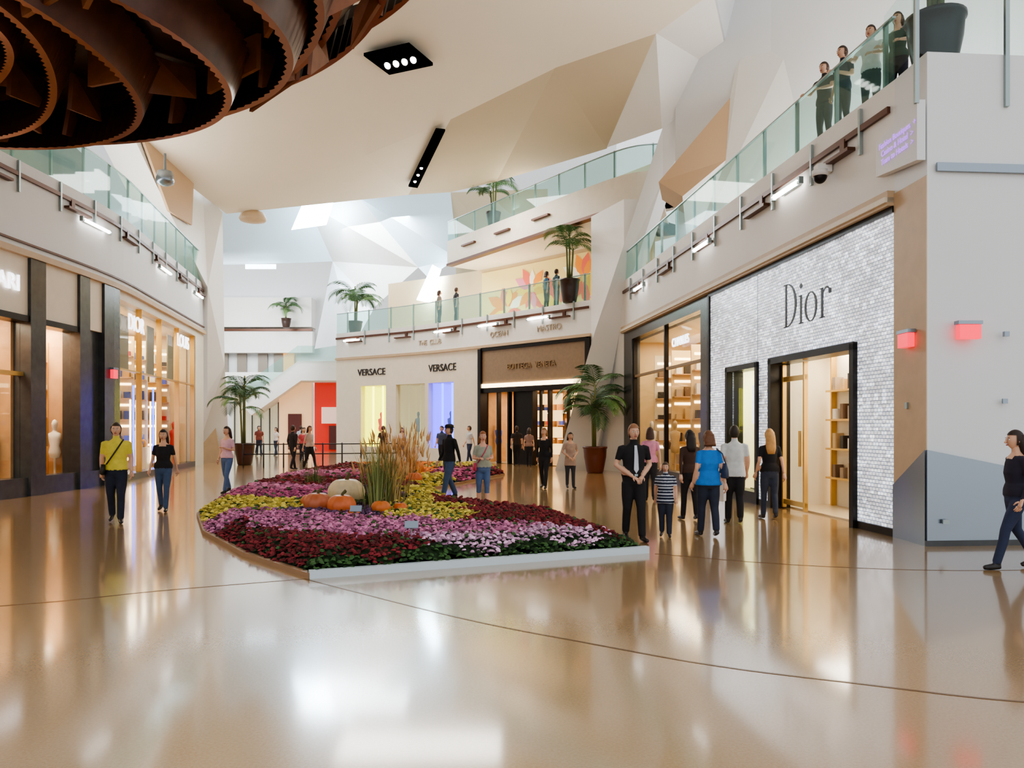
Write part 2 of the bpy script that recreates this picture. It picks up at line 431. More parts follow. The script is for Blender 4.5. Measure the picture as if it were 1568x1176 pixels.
b=Builder()
b.ribbon(R,y(14.6),y(16.4),.03,3.2,-1.5,-1.42,CRI)
for a in (14.65,15.5,16.3): b.ribbon(R,y(a),y(a)+.05,.03,3.2,-1.42,-1.3,GOLD)
for k in range(4):
    b.ribbon(R,y(14.7),y(16.3),.6+k*.6,.64+k*.6,-1.42,-1.17,GOLD)
    for j in range(5): b.ribbon(R,y(14.8+j*.3),y(14.92+j*.3),.64+k*.6,.85+.05*((j+k)%3)+k*.6,-1.4,-1.22,NEUT[(k*3+j)%5])
b.build('display_shelf')
b=Builder(); p=R.at(y(13.7),-.9)
b.loft([(0,0,0,.12,.12),(0,0,.06,.16,.16),(0,0,.25,.3,.3),(0,0,.45,.33,.33),(0,0,.62,.24,.24),(0,0,.72,.12,.12),(0,0,.78,.15,.15)],mat('vase_taupe',(130,120,105),.3),20)
b.build('floor_vase',loc=(p.x,p.y,.03))
b=Builder(); p=R.at(y(17.9),-.5)
b.box((p.x,p.y,2.2),(.05,1.0,.9),mat('display_screen',(240,240,255),.4,em=2.5),R.ang(0)-math.pi/2); b.box((p.x,p.y,1.0),(.08,.08,1.5),STEEL); b.box((p.x,p.y,.15),(.4,.5,.24),STEEL)
b.ribbon(R,y(18.2),y(18.6),.3,2.9,-.75,-.7,mat('display_lime',(200,225,70),.5,em=1.2))
b.build('window_display')
p=R.at(y(22.2),.02); text('sign_lettering','CHARLES',(p.x,p.y,4.1),.36,R.ang(0)+math.pi,TXW)
b=Builder(); p=R.at(y(13.9),.15); b.box((p.x,p.y,6.25),(.25,.2,.14),W); b.sphere((p.x-.05,p.y,6.12),(.12,.12,.13),DK); b.loft([(p.x-.05,p.y,6.12,.14,.14),(p.x-.05,p.y,6.22,.14,.14)],W); b.build('security_camera')

b=Builder()
b.prism([(4.1,28.7,0),(3.14,31.1,0),(3.6,31.5,0),(4.6,28.7,0)],(0,0,10),W)
b.build('wall_right_link')
b=Builder()
poly=[(1.65,30,0),(3.1,30,0),(4.26,28.7,6.77),(5.39,28,10.5),(7.56,27,13.67),(8.36,26,17.1),(6.96,26,17.1),(5.29,27.5,12.17),(3.05,29,5.13)]
f=[Vector(p) for p in poly]; g=[q+Vector((.5,1.2,0)) for q in f]
n=len(f); fs=[(0,1,2,8),(8,2,3,7),(7,3,4,6),(6,4,5)]
fs+=[tuple(n+k for k in reversed(t)) for t in fs[:4]]
for i in range(n): j=(i+1)%n; fs.append((i,i+n,j+n,j))
b.add(f+g,fs,W); b.build('wall_slanted_pier')
b=Builder()
b.prism([(4.75,25.4,9.6),(6.85,24.6,12.0),(6.6,24.2,9.9),(5.35,24.6,8.9)],(.5,2.0,0),FACB)
b.prism([(6.85,24.6,12.0),(6.6,24.2,9.9),(5.35,24.6,8.9),(5.6,24.8,7.0),(7.6,22.5,7.0),(8.4,22.5,13.5),(7.4,24.6,15)],(.6,2.0,0),W)
b.build('wall_folded_facet')
b=Builder()
U=Path([(5.9,27.2),(8.0,23.5),(10.5,17.5),(13.0,9)],1,False)
b.ribbon(U,0,U.L,7.0,19,-.3,0,WC)
b.build('wall_right_upper')
b=Builder()
for s_ in (1.6,3.0):
    a0=U.at(4.6+s_,.03);a1=U.at(4.6+s_+.6,.03);a2=U.at(4.6+s_+2.0,.03);a3=U.at(4.6+s_+1.4,.03)
    b.prism([(a0.x,a0.y,11.3),(a1.x,a1.y,11.3),(a2.x-.0,a2.y,15.2),(a3.x,a3.y,15.2)],(-.05,-.03,0),SKYL)
b.prism([(6.55,25.9,14.6),(6.8,25.9,14.6),(7.2,25.7,17),(7.0,25.7,17)],(0,-.1,0),SKYL)
b.prism([(5.35,27.3,12.6),(5.43,27.3,12.6),(6.25,26.7,15),(6.15,26.7,15)],(0,-.1,0),SKYL)
b.build('window_1')

# ---------------- MID FACADE
VS=CREAM
b=Builder()
b.ribbon(M,0,M.L,5.25,5.37,-.3,.1,TAN); b.ribbon(M,0,M.L,5.37,6.7,-.3,0,W); b.ribbon(M,0,M.L,6.6,6.7,-6,-.3,CREAM)
b.ribbon(M,0,M.L,6.7,10.0,-4.2,-4.0,mat('upper_tan_wall',(224,200,160),.6))
b.build('balcony_middle')
railing('glass_railing',M,.1,M.L,6.7,1.05,-.05,1.6,6.42)
tubes(M,[2.2,5.4,8.6,15.2],6.25,.13,1.3)
b=Builder()
b.ribbon(M,6.65,7.36,0,5.25,-.3,.0,VS)
b.ribbon(M,6.55,6.75,0,5.2,-.4,.12,DK); b.ribbon(M,.0,.25,0,5.2,-.4,.1,DK)
b.ribbon(M,.25,6.6,3.6,5.1,-.3,0,mat('portal_taupe',(140,118,94),.4,noise=.08)); b.ribbon(M,.2,6.6,5.1,5.25,-.3,.06,DK)
b.ribbon(M,.25,6.55,3.42,3.6,-.2,.05,LAMPW)
b.ribbon(M,.25,6.55,3.2,3.42,-.3,.02,DK)
for q in(1.3,2.4,2.9,3.4,4.9,5.6): b.ribbon(M,q,q+.1,0,3.2,-.3,-.1,DK)
b.ribbon(M,3.5,4.8,0,3.2,-.5,-.3,DK)
for q in(.7,1.6,2.5): 
    for k in range(4): b.ribbon(M,q+.2,q+.7,.5+k*.7,.95+k*.7,-.28,-.2,mat('pane_glow',(255,215,150),.4,em=1.6))
b.ribbon(M,7.36,M.L,3.8,5.25,-.3,0,VS); b.ribbon(M,7.36,M.L,0,.6,-.3,0,VS)
for a,c in((7.36,8.6),(10.44,10.7),(12.77,13.48),(15.3,M.L)): b.ribbon(M,a,c,.6,3.8,-.3,0,VS)
b.ribbon(M,8.6,15.3,.6,3.8,-.2,-.18,SG)
b.build('wall_back_shopfronts')
interior(M,.2,6.5,3.3,3,WOOD,True,220,(1,.78,.52))
YW=mat('window_yellow',(230,232,70),.5,em=1.5); PW=mat('window_purple',(110,85,245),.5,em=1.8); DW=mat('window_dim',(215,205,160),.5,em=.4); BLU=mat('tube_blue',(60,90,255),.4,em=6); YEL=mat('tube_yellow',(240,240,90),.4,em=5)
b=Builder()
for (a,c,m) in((8.5,10.5,PW),(10.6,12.85,DW),(13.4,15.4,YW)):
    b.ribbon(M,a,c,.5,3.9,-1.6,-1.5,m); b.ribbon(M,a,c,.5,.6,-1.5,-.3,CRI); b.ribbon(M,a,c,3.8,3.9,-1.5,-.3,CRI)
    b.ribbon(M,a-.04,a+.04,.5,3.9,-1.5,-.3,m); b.ribbon(M,c-.04,c+.04,.5,3.9,-1.5,-.3,m)
    for t in(.35,.65):
        mannequin(b,M.at(a+(c-a)*t,-.9),.6,random.choice(GOODS))
    for t in (.12,.45,.8):
        q=a+(c-a)*t; b.ribbon(M,q,q+.07,.6,3.8,-.7,-.62,{PW:BLU,YW:YEL}.get(m,DW))
b.build('window_display')
def tx(P,q,z,body,size,m,d=.03,sx=1): 
    p=P.at(q,d); return text('sign_lettering',body,(p.x,p.y,z),size,P.ang(q)+math.pi,m,.02,sx=sx)
tx(M,9.4,4.5,'VERSACE',.5,TXT); tx(M,14.5,4.5,'VERSACE',.5,TXT); tx(M,3.4,4.3,'BOTTEGA  VENETA',.34,TXG)
TXP=mat('sign_letters_pale',(190,176,156),.6)
tx(M,2.3,5.8,'MASTRO',.36,TXP); tx(M,5.4,5.8,'OCEAN',.34,TXP); tx(M,10.3,5.8,'THE  CLUB',.34,TXP)
# floral mural on the upper wall, brightened by added emission
b=Builder()
b.ribbon(M,1.0,10.5,7.0,9.8,-3.99,-3.93,mat('mural_ground',(244,222,150),.5,em=.15))
rm=random.Random(5)
pc=[(236,186,40),(240,150,50),(250,214,80),(232,110,90),(250,244,226),(226,140,165)]
lay=0
for (qc,zc,rr_) in((2.0,7.6,1.5),(3.9,8.6,1.3),(5.4,7.5,1.6),(7.2,8.5,1.3),(8.9,7.7,1.3)):
    for k in range(11):
        an=k*2*math.pi/11+rm.uniform(-.15,.15); ln=rr_*rm.uniform(.75,1.1); wd_=.17*ln
        pts=[]
        for (t,w_) in((.12,0),(.35,1),(.65,1.1),(1,0),(.65,-1.1),(.35,-1)):
            q=qc+math.cos(an)*ln*t-math.sin(an)*w_*wd_; z=zc+math.sin(an)*ln*t+math.cos(an)*w_*wd_
            z=max(7.02,min(9.78,z)); q=max(1.02,min(10.4,q)); p=M.at(q,-3.91+.004*(lay%8)); pts.append((p.x,p.y,z))
        c=rm.choice(pc); b.add(pts,[(0,1,5),(1,2,4,5),(2,3,4)],mat('petal_paint_%d_%d_%d'%c,c,.5,em=.25)); lay+=1
b.build('wall_mural')
b=Builder()
b.ribbon(T,0,T.L,10.0,10.12,-.3,.06,BRS); b.ribbon(T,0,T.L,10.12,11.3,-.3,0,CREAM); b.ribbon(T,0,T.L,10.0,10.12,-5,-.3,CREAM)
b.ribbon(T,0,T.L,11.2,11.3,-5,-.3,CREAM)
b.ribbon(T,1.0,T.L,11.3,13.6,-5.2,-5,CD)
b.build('balcony_upper')
railing('glass_railing',T,.1,T.L,11.3,1.0,-.05,1.7)
b=Builder()
for q in (6,9,12): b.ribbon(T,q,q+1.2,10.7,10.78,.0,.15,BRS)
b.build('trim_4')

# ---------------- LEFT FACADE
y=Lp.sy
b=Builder()
def lb(y0,y1,z0,z1,d0,d1,m): b.ribbon(Lp,y(y0),y(y1),z0,z1,d0,d1,m)
for (a,c) in((8,9),(13.8,14.6),(18.9,19.5),(21.0,21.5),(22.3,23.3)): lb(a,c,0,5.75,-.4,.08,DG)
lb(21.5,22.3,0,.45,-.4,0,DG); lb(21.5,22.3,4.35,5.75,-.4,0,CREAM); lb(21.5,22.3,.45,4.35,-.4,-.1,DG)
for (a,c) in((9,13.8),(14.6,18.9),(19.5,21.0)):
    lb(a,c,4.35,5.75,-.4,0,CREAM); lb(a,c,4.2,4.35,-.4,.05,DK); lb(a,c,0,.45,-.4,0,DG)
    lb(a,c,.45,4.2,-.2,-.18,SG)
    if c-a>2: lb((a+c)/2-.04,(a+c)/2+.04,.45,4.2,-.25,-.1,DK)
lb(14.6,18.9,2.9,3.0,-.25,-.1,GOLD)
lb(23.3,33.2,5.5,5.75,-.4,.0,CREAM); lb(23.3,33.2,0,.2,-.4,0,DG); lb(23.3,33.2,.2,5.5,-.15,-.13,SG)
for a in(23.3,25.6,28,30.5,33.1): lb(a,a+.05,.2,5.5,-.2,-.02,GOLD)
lb(23.3,33.2,3.4,3.45,-.2,-.05,GOLD)
lb(33.2,34.8,0,5.75,-.4,0,CREAM)
b.build('wall_left_shopfronts')
for a,c,m,e in((9,13.8,WOOD,180),(14.7,18.8,WOOD,230),(19.5,21.4,WOOD,190)):
    interior(Lp,y(a),y(c),4.4,2.0,m,True,e,(1,.82,.6),nsh=6,fins=True)
interior(Lp,y(23.4),y(33.1),5.45,2.6,AMB,True,520,(1,.87,.64),nsh=8,fins=True)
b=Builder()
for a in(24.3,27,29.4):
    for k in range(4): b.ribbon(Lp,y(a)+k*.35,y(a)+k*.35+.05,.3,2.6+.5*(k%2),-.8,-.75,BLU if k%2 else LAMPW)
for a in (25.2,28.2,31):
    b.ribbon(Lp,y(a),y(a)+.9,3.5,5.3,-.6,-.56,mat('hanging_banner',(120,110,80),.4,.4))
b.build('window_display')
b=Builder()
lb(6.2,34.8,5.75,5.9,-.4,.12,TAN); lb(6.2,34.8,5.9,8.0,-.4,0,WC); lb(6.2,34.8,7.85,8.0,-5,-.4,CREAM); lb(6.2,34.8,6.05,6.1,-.1,.05,BRS)
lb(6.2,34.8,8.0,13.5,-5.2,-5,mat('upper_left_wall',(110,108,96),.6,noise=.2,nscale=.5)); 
for k in range(8): lb(9+k*3,10.9+k*3,8.2,11,-5,-4.95,mat('upper_shop_window',(70,80,74),.2,em=.3,emc=(180,160,110)))
b.build('balcony_left')
railing('glass_railing',Lp,.2,Lp.L-.2,8.0,1.3,-.05,1.5,7.65)
tubes(Lp,[y(15.3),y(21.0),y(27.2),y(32.5)],7.25,.13,1.5)
def lx(yy,z,body,size,m,d=.06):
    p=Lp.at(y(yy),d); text('sign_lettering',body,(p.x,p.y,z),size,Lp.ang(y(yy)),m)
lx(17.55,5.05,'FERRARI',.55,TXW,.05); lx(24.9,4.9,'DIOR',.7,TXW,.02); lx(31.0,5.0,'LOUIS',.7,TXW,.02)
p=Lp.at(y(22.75),.14); b=Builder(); b.box((p.x,p.y,3.2),(.1,.25,.25),RED); b.box((p.x,p.y,3.36),(.12,.3,.05),GREYM); b.build('exit_sign')
b=Builder()
f=[Vector(p) for p in [(-14.8,36.4,0),(-13.1,36.4,0),(-13.2,36,4.46),(-13.3,36,11.5),(-14.0,35.5,12.3),(-13.9,28,12.8),(-13.7,31.5,10.15),(-13.4,34.5,7.8),(-13.8,35.5,3.2)]]
g=[q+Vector((-1.6,1.0,0)) for q in f]
fs=[(0,1,2,8),(8,2,7),(7,2,3),(7,3,4),(7,4,6),(6,4,5)]; fs+=[tuple(9+k for k in reversed(t)) for t in fs]
for i in range(9): j=(i+1)%9; fs.append((i,i+9,j+9,j))
b.add(f+g,fs,W)
b.prism([(-14.9,36.0,0),(-13.3,36.0,0),(-13.6,36,1.6)],(0,-.05,0),TAN)
b.prism([(-13.75,29,12.6),(-13.6,33.5,12.2),(-13.55,33.2,10.2),(-13.55,31,10.2)],(-.1,0,0),FACB)  # brown wedge paints in the shade high on the pier
b.build('wall_left_pier')
for (x,yy,z,r) in((-12.4,37.5,11.6,.65),(-11.6,26.2,9.9,.3)):
    b=Builder(); b.loft([(0,0,.9,.04,.04),(0,0,.32,.05,.05),(0,0,.3,r*.8,r*.8),(0,0,0,r,r),(0,0,-.1,r*.9,r*.9),(0,0,-.18,r*.3,r*.3)],TAN if r>.5 else GREYM,20); b.build('pendant_speaker',loc=(x,yy,z))

# ---------------- CEILING
b=Builder()
q=[(-13.5,37,11.78),(-6.16,33,13.17),(-2.35,30,13.5),(1.49,27,14.1),(4.6,25,14.28)]
nn=[(-14,15,14.2),(-6,15,14.8),(-2,15,15.0),(2,15,15.2),(7.5,15,15.4)]
n0_=[(-16,2,15.5),(-6,1,16),(-2,1,16.2),(2,1,16.4),(8.5,2,16.5)]
vs=q+nn+[(-14.2,30,12.4),(5.9,23,14.5)]+n0_
b.add(vs,[(0,1,6,10),(10,6,5),(1,2,7,6),(2,3,8,7),(3,4,9,8),(4,11,9),(5,6,13,12),(6,7,14,13),(7,8,15,14),(8,9,16,15)],CE)
b1=(-5.03,38,12.97)
b.add([q[0],q[1],q[2],b1],[(0,1,3),(1,2,3)],CE)
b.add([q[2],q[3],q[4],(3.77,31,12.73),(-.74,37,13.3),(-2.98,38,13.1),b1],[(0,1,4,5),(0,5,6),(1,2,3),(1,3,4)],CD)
b.add([q[4],(5.9,23,14.5),(7.56,27,13.67),(5.29,27.5,12.17),(3.77,31,12.73)],[(0,1,2),(0,2,3),(0,3,4)],W)
b.add([(5.9,23,14.5),(7.5,15,15.4),(12,14,19),(8.4,26,17.2),(7.56,27,13.67)],[(0,1,2,3),(0,3,4)],WC)
b.add([(-14,15,14.2),(-14.2,30,12.4),(-17.2,30,13.4),(-17.2,15,13.4)],[(0,1,2,3)],CE)
o=b.build('ceiling')
md=o.modifiers.new('sol','SOLIDIFY'); md.thickness=.15; md.offset=0
b=Builder()
b.prism([(-2.95,30.4,13.25),(-2.6,30.5,13.25),(-4.4,36.5,12.85),(-4.8,36.3,12.85)],(0,0,-.08),BLKM)
for t in(.62,.75,.88): b.sphere((-2.83-1.8*t,30.45+5.9*t,13.17-.4*t),.07,LAMP)
b.build('ceiling_slot_light')
b=Builder()
Mx=Matrix.Rotation(-.42,3,'Z')
b.box((-3.7,25.6,13.67),(1.7,1.5,.1),BLKM,rz=-.42)
for i in range(4):
    d=Mx@Vector((-.5+.33*i,.1,0)); b.sphere((-3.7+d.x,25.6+d.y,13.6),(.1,.2,.08),LAMP)
b.build('recessed_ceiling_light')

# ---------------- BACK ATRIUM
b=Builder()
b.add([(-45,60,0),(8,60,0),(8,60,24),(-45,60,24)],[(0,1,2,3)],WC)
b.box((-19.5,58.9,8.9),(9,.2,.16),BRS); b.box((-19.5,59.2,8.0),(9,.6,1.6),W); b.box((-19.5,59.3,10.2),(9,1.4,2.2),W)
for x in(-22,-20.6,-19,-17.8): b.box((x,59.8,6.3),(.7,.2,1.8),mat('far_window_dark',(140,130,118),.3))
b.box((-17.0,59.7,6.4),(.8,.2,1.9),mat('far_window_warm',(230,170,100),.4,em=.8))
b.box((-19.5,57.8,5.3),(9,1.6,.6),W)
b.build('wall_back')
b=Builder()
b.prism([(-18,52,3.2),(-14.2,52,6.0),(-10.5,52,6.0),(-10.5,52,4.7),(-14,52,4.7),(-17.3,52,2.4)],(0,2.5,0),W)
b.prism([(-14.2,51.9,6.0),(-10.5,51.9,6.0),(-10.5,51.9,7.0),(-14.2,51.9,7.0)],(0,.05,0),GL)
b.prism([(-18,51.9,3.2),(-14.2,51.9,6.0),(-14.2,51.9,7.0),(-18,51.9,4.2)],(0,.05,0),GL)
b.build('staircase')
b=Builder()
REDW=mat('red_wall',(205,48,35),.5,em=.4)
b.box((-12.0,53,2.3),(2.6,.4,4.6),REDW); b.box((-12.0,52.7,2.4),(1.6,.1,1.1),mat('red_shop_panel',(225,190,175),.5,em=.6)); b.box((-11.6,52.7,.9),(1.4,.1,1.6),mat('far_dark_opening',(90,40,36),.5))
b.box((-14.6,53,2.3),(2.2,.4,4.6),mat('peach_wall',(235,190,145),.5,em=.5)); b.box((-14.6,52.7,1.3),(.9,.1,2.4),mat('far_dark_opening',(90,40,36),.5))
b.box((-17.5,54,1.9),(3.4,.3,3.8),mat('far_glass_front',(200,195,170),.3,em=.5)); 
for i in range(6): b.box((-19+.6*i,53.7,1.7),(.07,.1,3.4),DG)
b.box((-14.5,52.8,4.75),(9.2,.8,.25),W)
b.build('far_shopfronts')
b=Builder()
for i in range(9):
    x=-10.8+.75*i; b.tube([(x,31.5+.2*i,0),(x,31.5+.2*i,1.0)],.03,TXT,6)
for z in(.95,.55): b.tube([(-10.8,31.5,z),(-4.8,33.1,z)],.025,TXT,6)
b.build('barrier_railing')
b=Builder()
def facet(vs,m): b.prism(vs,(0,.3,.05),m)
facet([(-22,50,15.5),(-13.1,50,15.9),(-11.9,52,12.6),(-18.4,52,12.4),(-22,52,12.4)],WB)
b.add([(-13.1,50,15.9),(-9.36,48,15.66),(-5.5,46,11.0),(-8.4,48,9.0),(-11.9,52,12.6)],[(0,1,2),(0,2,4),(2,3,4)],W)
b.add([(-9.36,48,15.66),(-3.6,46,15.4),(-3.0,43,10.9),(-4.7,44,10.0),(-5.5,46,11.0)],[(0,1,2),(0,2,4),(2,3,4)],WB)
b.add([(-11.9,52,12.6),(-8.4,48,9.0),(-9.2,46,6.6),(-12.6,50,6.6)],[(0,1,2),(0,2,3)],WC)
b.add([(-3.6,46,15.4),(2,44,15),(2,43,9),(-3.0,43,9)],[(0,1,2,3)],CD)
b.build('wall_back_folded')
b=Builder()
b.prism([(-13.4,47.6,13.6),(-12.6,47.4,15.3),(-10.6,46.8,15.3),(-11.2,47.2,13.8)],(0,.1,.05),SKYB)
b.prism([(-12.6,49,15.9),(-9.6,47.5,15.7),(-9.0,44,16.2),(-13,44,16.2)],(0,0,.1),SKYL)
b.prism([(-5.3,43.6,8.7),(-4.4,43.4,10.6),(-3.9,43.2,10.3),(-4.5,43.4,8.5)],(0,-.1,0),SKYB)
b.prism([(-17.5,51.5,12.3),(-15.5,51.5,12.3),(-15.5,51.5,12.0),(-17.5,51.5,12.0)],(0,-.1,0),SKYL)
b.build('skylight_1')

# ---------------- WOOD CANOPY SCULPTURE
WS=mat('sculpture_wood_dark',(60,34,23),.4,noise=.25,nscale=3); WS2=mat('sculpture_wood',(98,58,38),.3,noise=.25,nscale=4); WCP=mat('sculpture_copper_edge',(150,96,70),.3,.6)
b=Builder()
CX,CY=-9.2,9.8
def SP(r,th,z):
    c,s_=math.cos(th),math.sin(th)
    rx=r*1.36 if c>0 else r*.38
    return (CX+rx*c,CY+(r+.1)*s_,z+.0)
prof=[(.5,6.55),(1.2,6.45),(1.9,6.4),(2.55,6.38),(3.15,6.4),(3.75,6.5),(4.3,6.7),(4.85,7.0),(5.35,7.5),(5.7,8.1),(5.95,8.8)]
N=160
vs=[];fs=[]
for i,(r,z) in enumerate(prof):
    for k in range(N):
        vs.append(SP(r+.05,2*math.pi*k/N,z+.62))
for i in range(len(prof)-1):
    for k in range(N):
        k2=(k+1)%N; fs.append((i*N+k,i*N+k2,(i+1)*N+k2,(i+1)*N+k))
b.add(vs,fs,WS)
N=300
for i,(r,z) in enumerate(prof):
    vs=[];fs=[]
    for k in range(N):
        th=2*math.pi*k/N; tl=.13*math.sin(th*2+i*.9); r2=r+.28*math.sin(2*th+i*1.3)
        fl=.03 if k%2 else 0
        for (dr,dz) in((0,0),(.09,-.01),(.24,.6),(.12,.62)):
            vs.append(SP(r2+dr+(fl if dr!=.09 else 0),th,z+dz+tl))
    for k in range(N):
        k2=(k+1)%N
        for a in range(4):
            a2=(a+1)%4; fs.append((k*4+a,k2*4+a,k2*4+a2,k*4+a2))
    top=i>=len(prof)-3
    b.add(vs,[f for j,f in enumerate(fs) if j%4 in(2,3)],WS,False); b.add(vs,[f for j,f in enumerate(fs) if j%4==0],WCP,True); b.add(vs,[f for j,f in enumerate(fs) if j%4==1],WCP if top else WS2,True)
rs=random.Random(4)
for k in range(18):
    th=2*math.pi*k/18+.1
    for i in range(1,len(prof)-1):
        if rs.random()<.4: continue
        r0,z0=prof[i];r1,z1=prof[i+1]; dt=rs.uniform(.05,.16)*(1 if rs.random()<.7 else -1)
        b.prism([SP(r0+.1,th,z0+.08),SP(r1,th+dt,z1+.1),SP(r1,th+dt*1.2,z1+.55),SP(r0+.1,th-.03,z0+.6)],(.05,.03,0),mat('sculpture_plate',(140,88,58),.4,noise=.2,nscale=4))
b.build('wooden_canopy_sculpture')
b=Builder()
for k in range(3):
    th=2*math.pi*k/3+.5; b.tube([(CX+1*math.cos(th),CY+1*math.sin(th),7.2),(CX+1.5*math.cos(th),CY+2*math.sin(th),14.4)],.05,STEEL,6)
b.build('canopy_hanger_cables')

# ---------------- FLOWER BED
bed=[(-2.24,8.76),(1.76,10.5),(.95,13.6),(-1.15,16.1),(-2.2,20.8),(-.3,27),(-.6,30.0),(-3.8,31),(-6.6,29.5),(-7.0,24.6),(-6.6,18),(-5.9,14.8),(-4.8,12.3),(-3.45,10.2)]
def inside(x,y_):
    c=False;n=len(bed)
    for i in range(n):
        x1,y1=bed[i];x2,y2=bed[(i+1)%n]
        if (y1>y_)!=(y2>y_) and x<(x2-x1)*(y_-y1)/(y2-y1)+x1: c=not c
    return c
def segd(x,y_,a,c):
    dx,dy=c[0]-a[0],c[1]-a[1]; t=max(0,min(1,((x-a[0])*dx+(y_-a[1])*dy)/(dx*dx+dy*dy)))
    return math.hypot(x-a[0]-t*dx,y_-a[1]-t*dy)
def edged(x,y_): return min(segd(x,y_,bed[i],bed[(i+1)%len(bed)]) for i in range(len(bed)))
FC={'r':(112,32,38),'m':(184,112,148),'w':(208,162,192),'y':(194,178,80),'p':(100,70,104),'g':(62,96,50),'o':(205,120,55),'k':(168,80,122)}
FM={k:mat('petals_'+k,c,.8) for k,c in FC.items()}
FM2={k:mat('petals2_'+k,tuple(min(255,int(v*1.18+12)) for v in c),.8) for k,c in FC.items()}
FM3={k:mat('petals3_'+k,tuple(int(v*.78) for v in c),.8) for k,c in FC.items()}
seeds=[(-3.1,9.8,'r'),(-2.2,8.8,'r'),(-1.7,9.2,'r'),(-4.1,11.2,'r'),(-1.3,9.5,'r'),(-3.7,10.6,'r'),(-2.4,9.4,'r'),
(-.2,9.9,'w'),(.55,10.3,'w'),(-.8,10.0,'w'),(1.05,10.4,'w'),
(-3.5,11.5,'m'),(-2.6,11.2,'m'),(-1.8,10.9,'m'),(-4.7,12.6,'m'),(-1.0,10.9,'m'),(-.2,10.9,'m'),(-2.8,12.2,'m'),(-1.7,11.8,'m'),
(-.4,13.4,'r'),(.4,12.4,'r'),(.9,11.6,'r'),(1.4,10.9,'r'),(-.2,12.3,'r'),(-1.0,14.8,'r'),
(-5,13.8,'y'),(-4.3,14.3,'y'),(-3.8,14.3,'y'),(-2,14.7,'y'),(-1.3,13.9,'y'),(-1.6,13.1,'y'),(-1,12.5,'y'),(-5.4,14.6,'y'),
(-5.7,16.9,'k'),(-5.1,17.8,'m'),(-4.3,16.6,'k'),(-6.0,17.6,'m'),
(-3.3,14.0,'p'),(-2.6,13.2,'p'),(-3.3,16.5,'p'),(-2.8,15,'g'),
(-5.4,20.3,'r'),(-4.4,19.4,'r'),(-5.6,23,'m'),(-4.5,22.3,'k'),(-2.6,19.3,'r'),(-2.4,21.5,'y'),(-3.4,24.8,'o'),(-1.5,24.8,'k'),(-.75,26.4,'r'),(-5.7,26.5,'r'),(-3.9,28,'o'),(-2,28,'y'),(-1.8,17.6,'y'),(-2.2,19.6,'y')]
b=Builder()
CURB=mat('pale_blue_curb',(206,220,228),.4); BRN=mat('bed_edge_brown',(160,126,96),.5); SOIL=mat('foliage_base',(38,60,30),.9,noise=.3,nscale=20); LEAF=mat('foliage_leaf',(62,98,48),.7)
a=Vector(bed[0]);c=Vector(bed[1]); P0=Path([a,c],-1,False); b.ribbon(P0,-.03,P0.L+.05,0,.09,-.02,.07,CURB)
for i in range(1,len(bed)):
    P1=Path([bed[i],bed[(i+1)%len(bed)]],-1,False); b.ribbon(P1,-.02,P1.L+.02,0,.06,-.02,.05,BRN)
def hgt(x,y_): 
    d=edged(x,y_); return .06+min(.2,d*.5)+.03*math.sin(x*2.3)*math.sin(y_*1.9)*min(1,d)
rnd=random.Random(3)
idx={};vs=[];fs=[]
nx,ny=48,118
for i in range(nx):
    for j in range(ny):
        X=-7.4+i*.2;Y=8.6+j*.2
        if inside(X,Y): idx[(i,j)]=len(vs); vs.append((X,Y,hgt(X,Y)-.02))
for (i,j) in list(idx):
    k=[(i,j),(i+1,j),(i+1,j+1),(i,j+1)]
    if all(t in idx for t in k): fs.append([idx[t] for t in k])
b.add(vs,fs,SOIL,True)
b.prism([(p_[0],p_[1],.001) for p_ in bed],(0,0,.05),SOIL)
Y=8.8;cnt=0
while Y<31:
    st=.055 if Y<13 else (.078 if Y<17 else .13)
    X=-7.3
    while X<2.2:
        xx=X+rnd.uniform(-.45,.45)*st; yy=Y+rnd.uniform(-.45,.45)*st; X+=st
        if not inside(xx,yy): continue
        jx=xx+rnd.gauss(0,.07); jy=yy+rnd.gauss(0,.1)
        s_=min(seeds,key=lambda t:(t[0]-jx)**2+((t[1]-jy)*.85)**2)
        k=s_[2]; fe=segd(xx,yy,bed[0],bed[1])
        if fe<.2+.12*math.sin(xx*5) or rnd.random()<.09: k='g'
        rr_=rnd.random()
        m=(FM if rr_<.45 else (FM2 if rr_<.75 else FM3))[k] if k!='g' else (LEAF if rnd.random()<.6 else SOIL)
        r=st*rnd.uniform(.48,.72); z=hgt(xx,yy)+rnd.uniform(-.02,.045); ph=rnd.random()*6
        ring=[];
        tx_,ty_=rnd.gauss(0,.25),rnd.gauss(0,.25)
        for t in range(5):
            th=ph+t*1.2566; ring.append((xx+r*math.cos(th),yy+r*math.sin(th),z+r*(tx_*math.cos(th)+ty_*math.sin(th))))
        for t in range(5):
            th=ph+t*1.2566+.3; ring.append((xx+.6*r*math.cos(th),yy+.6*r*math.sin(th),z+.6*r+.6*r*(tx_*math.cos(th)+ty_*math.sin(th))))
        ring.append((xx,yy,z+.5*r))
        F_=[(t,(t+1)%5,5+(t+1)%5,5+t) for t in range(5)]+[(5+t,5+(t+1)%5,10) for t in range(5)]
        b.add(ring,F_,m); cnt+=1
    Y+=st
b.build('flower_bed',fix=False)
print('blooms',cnt)
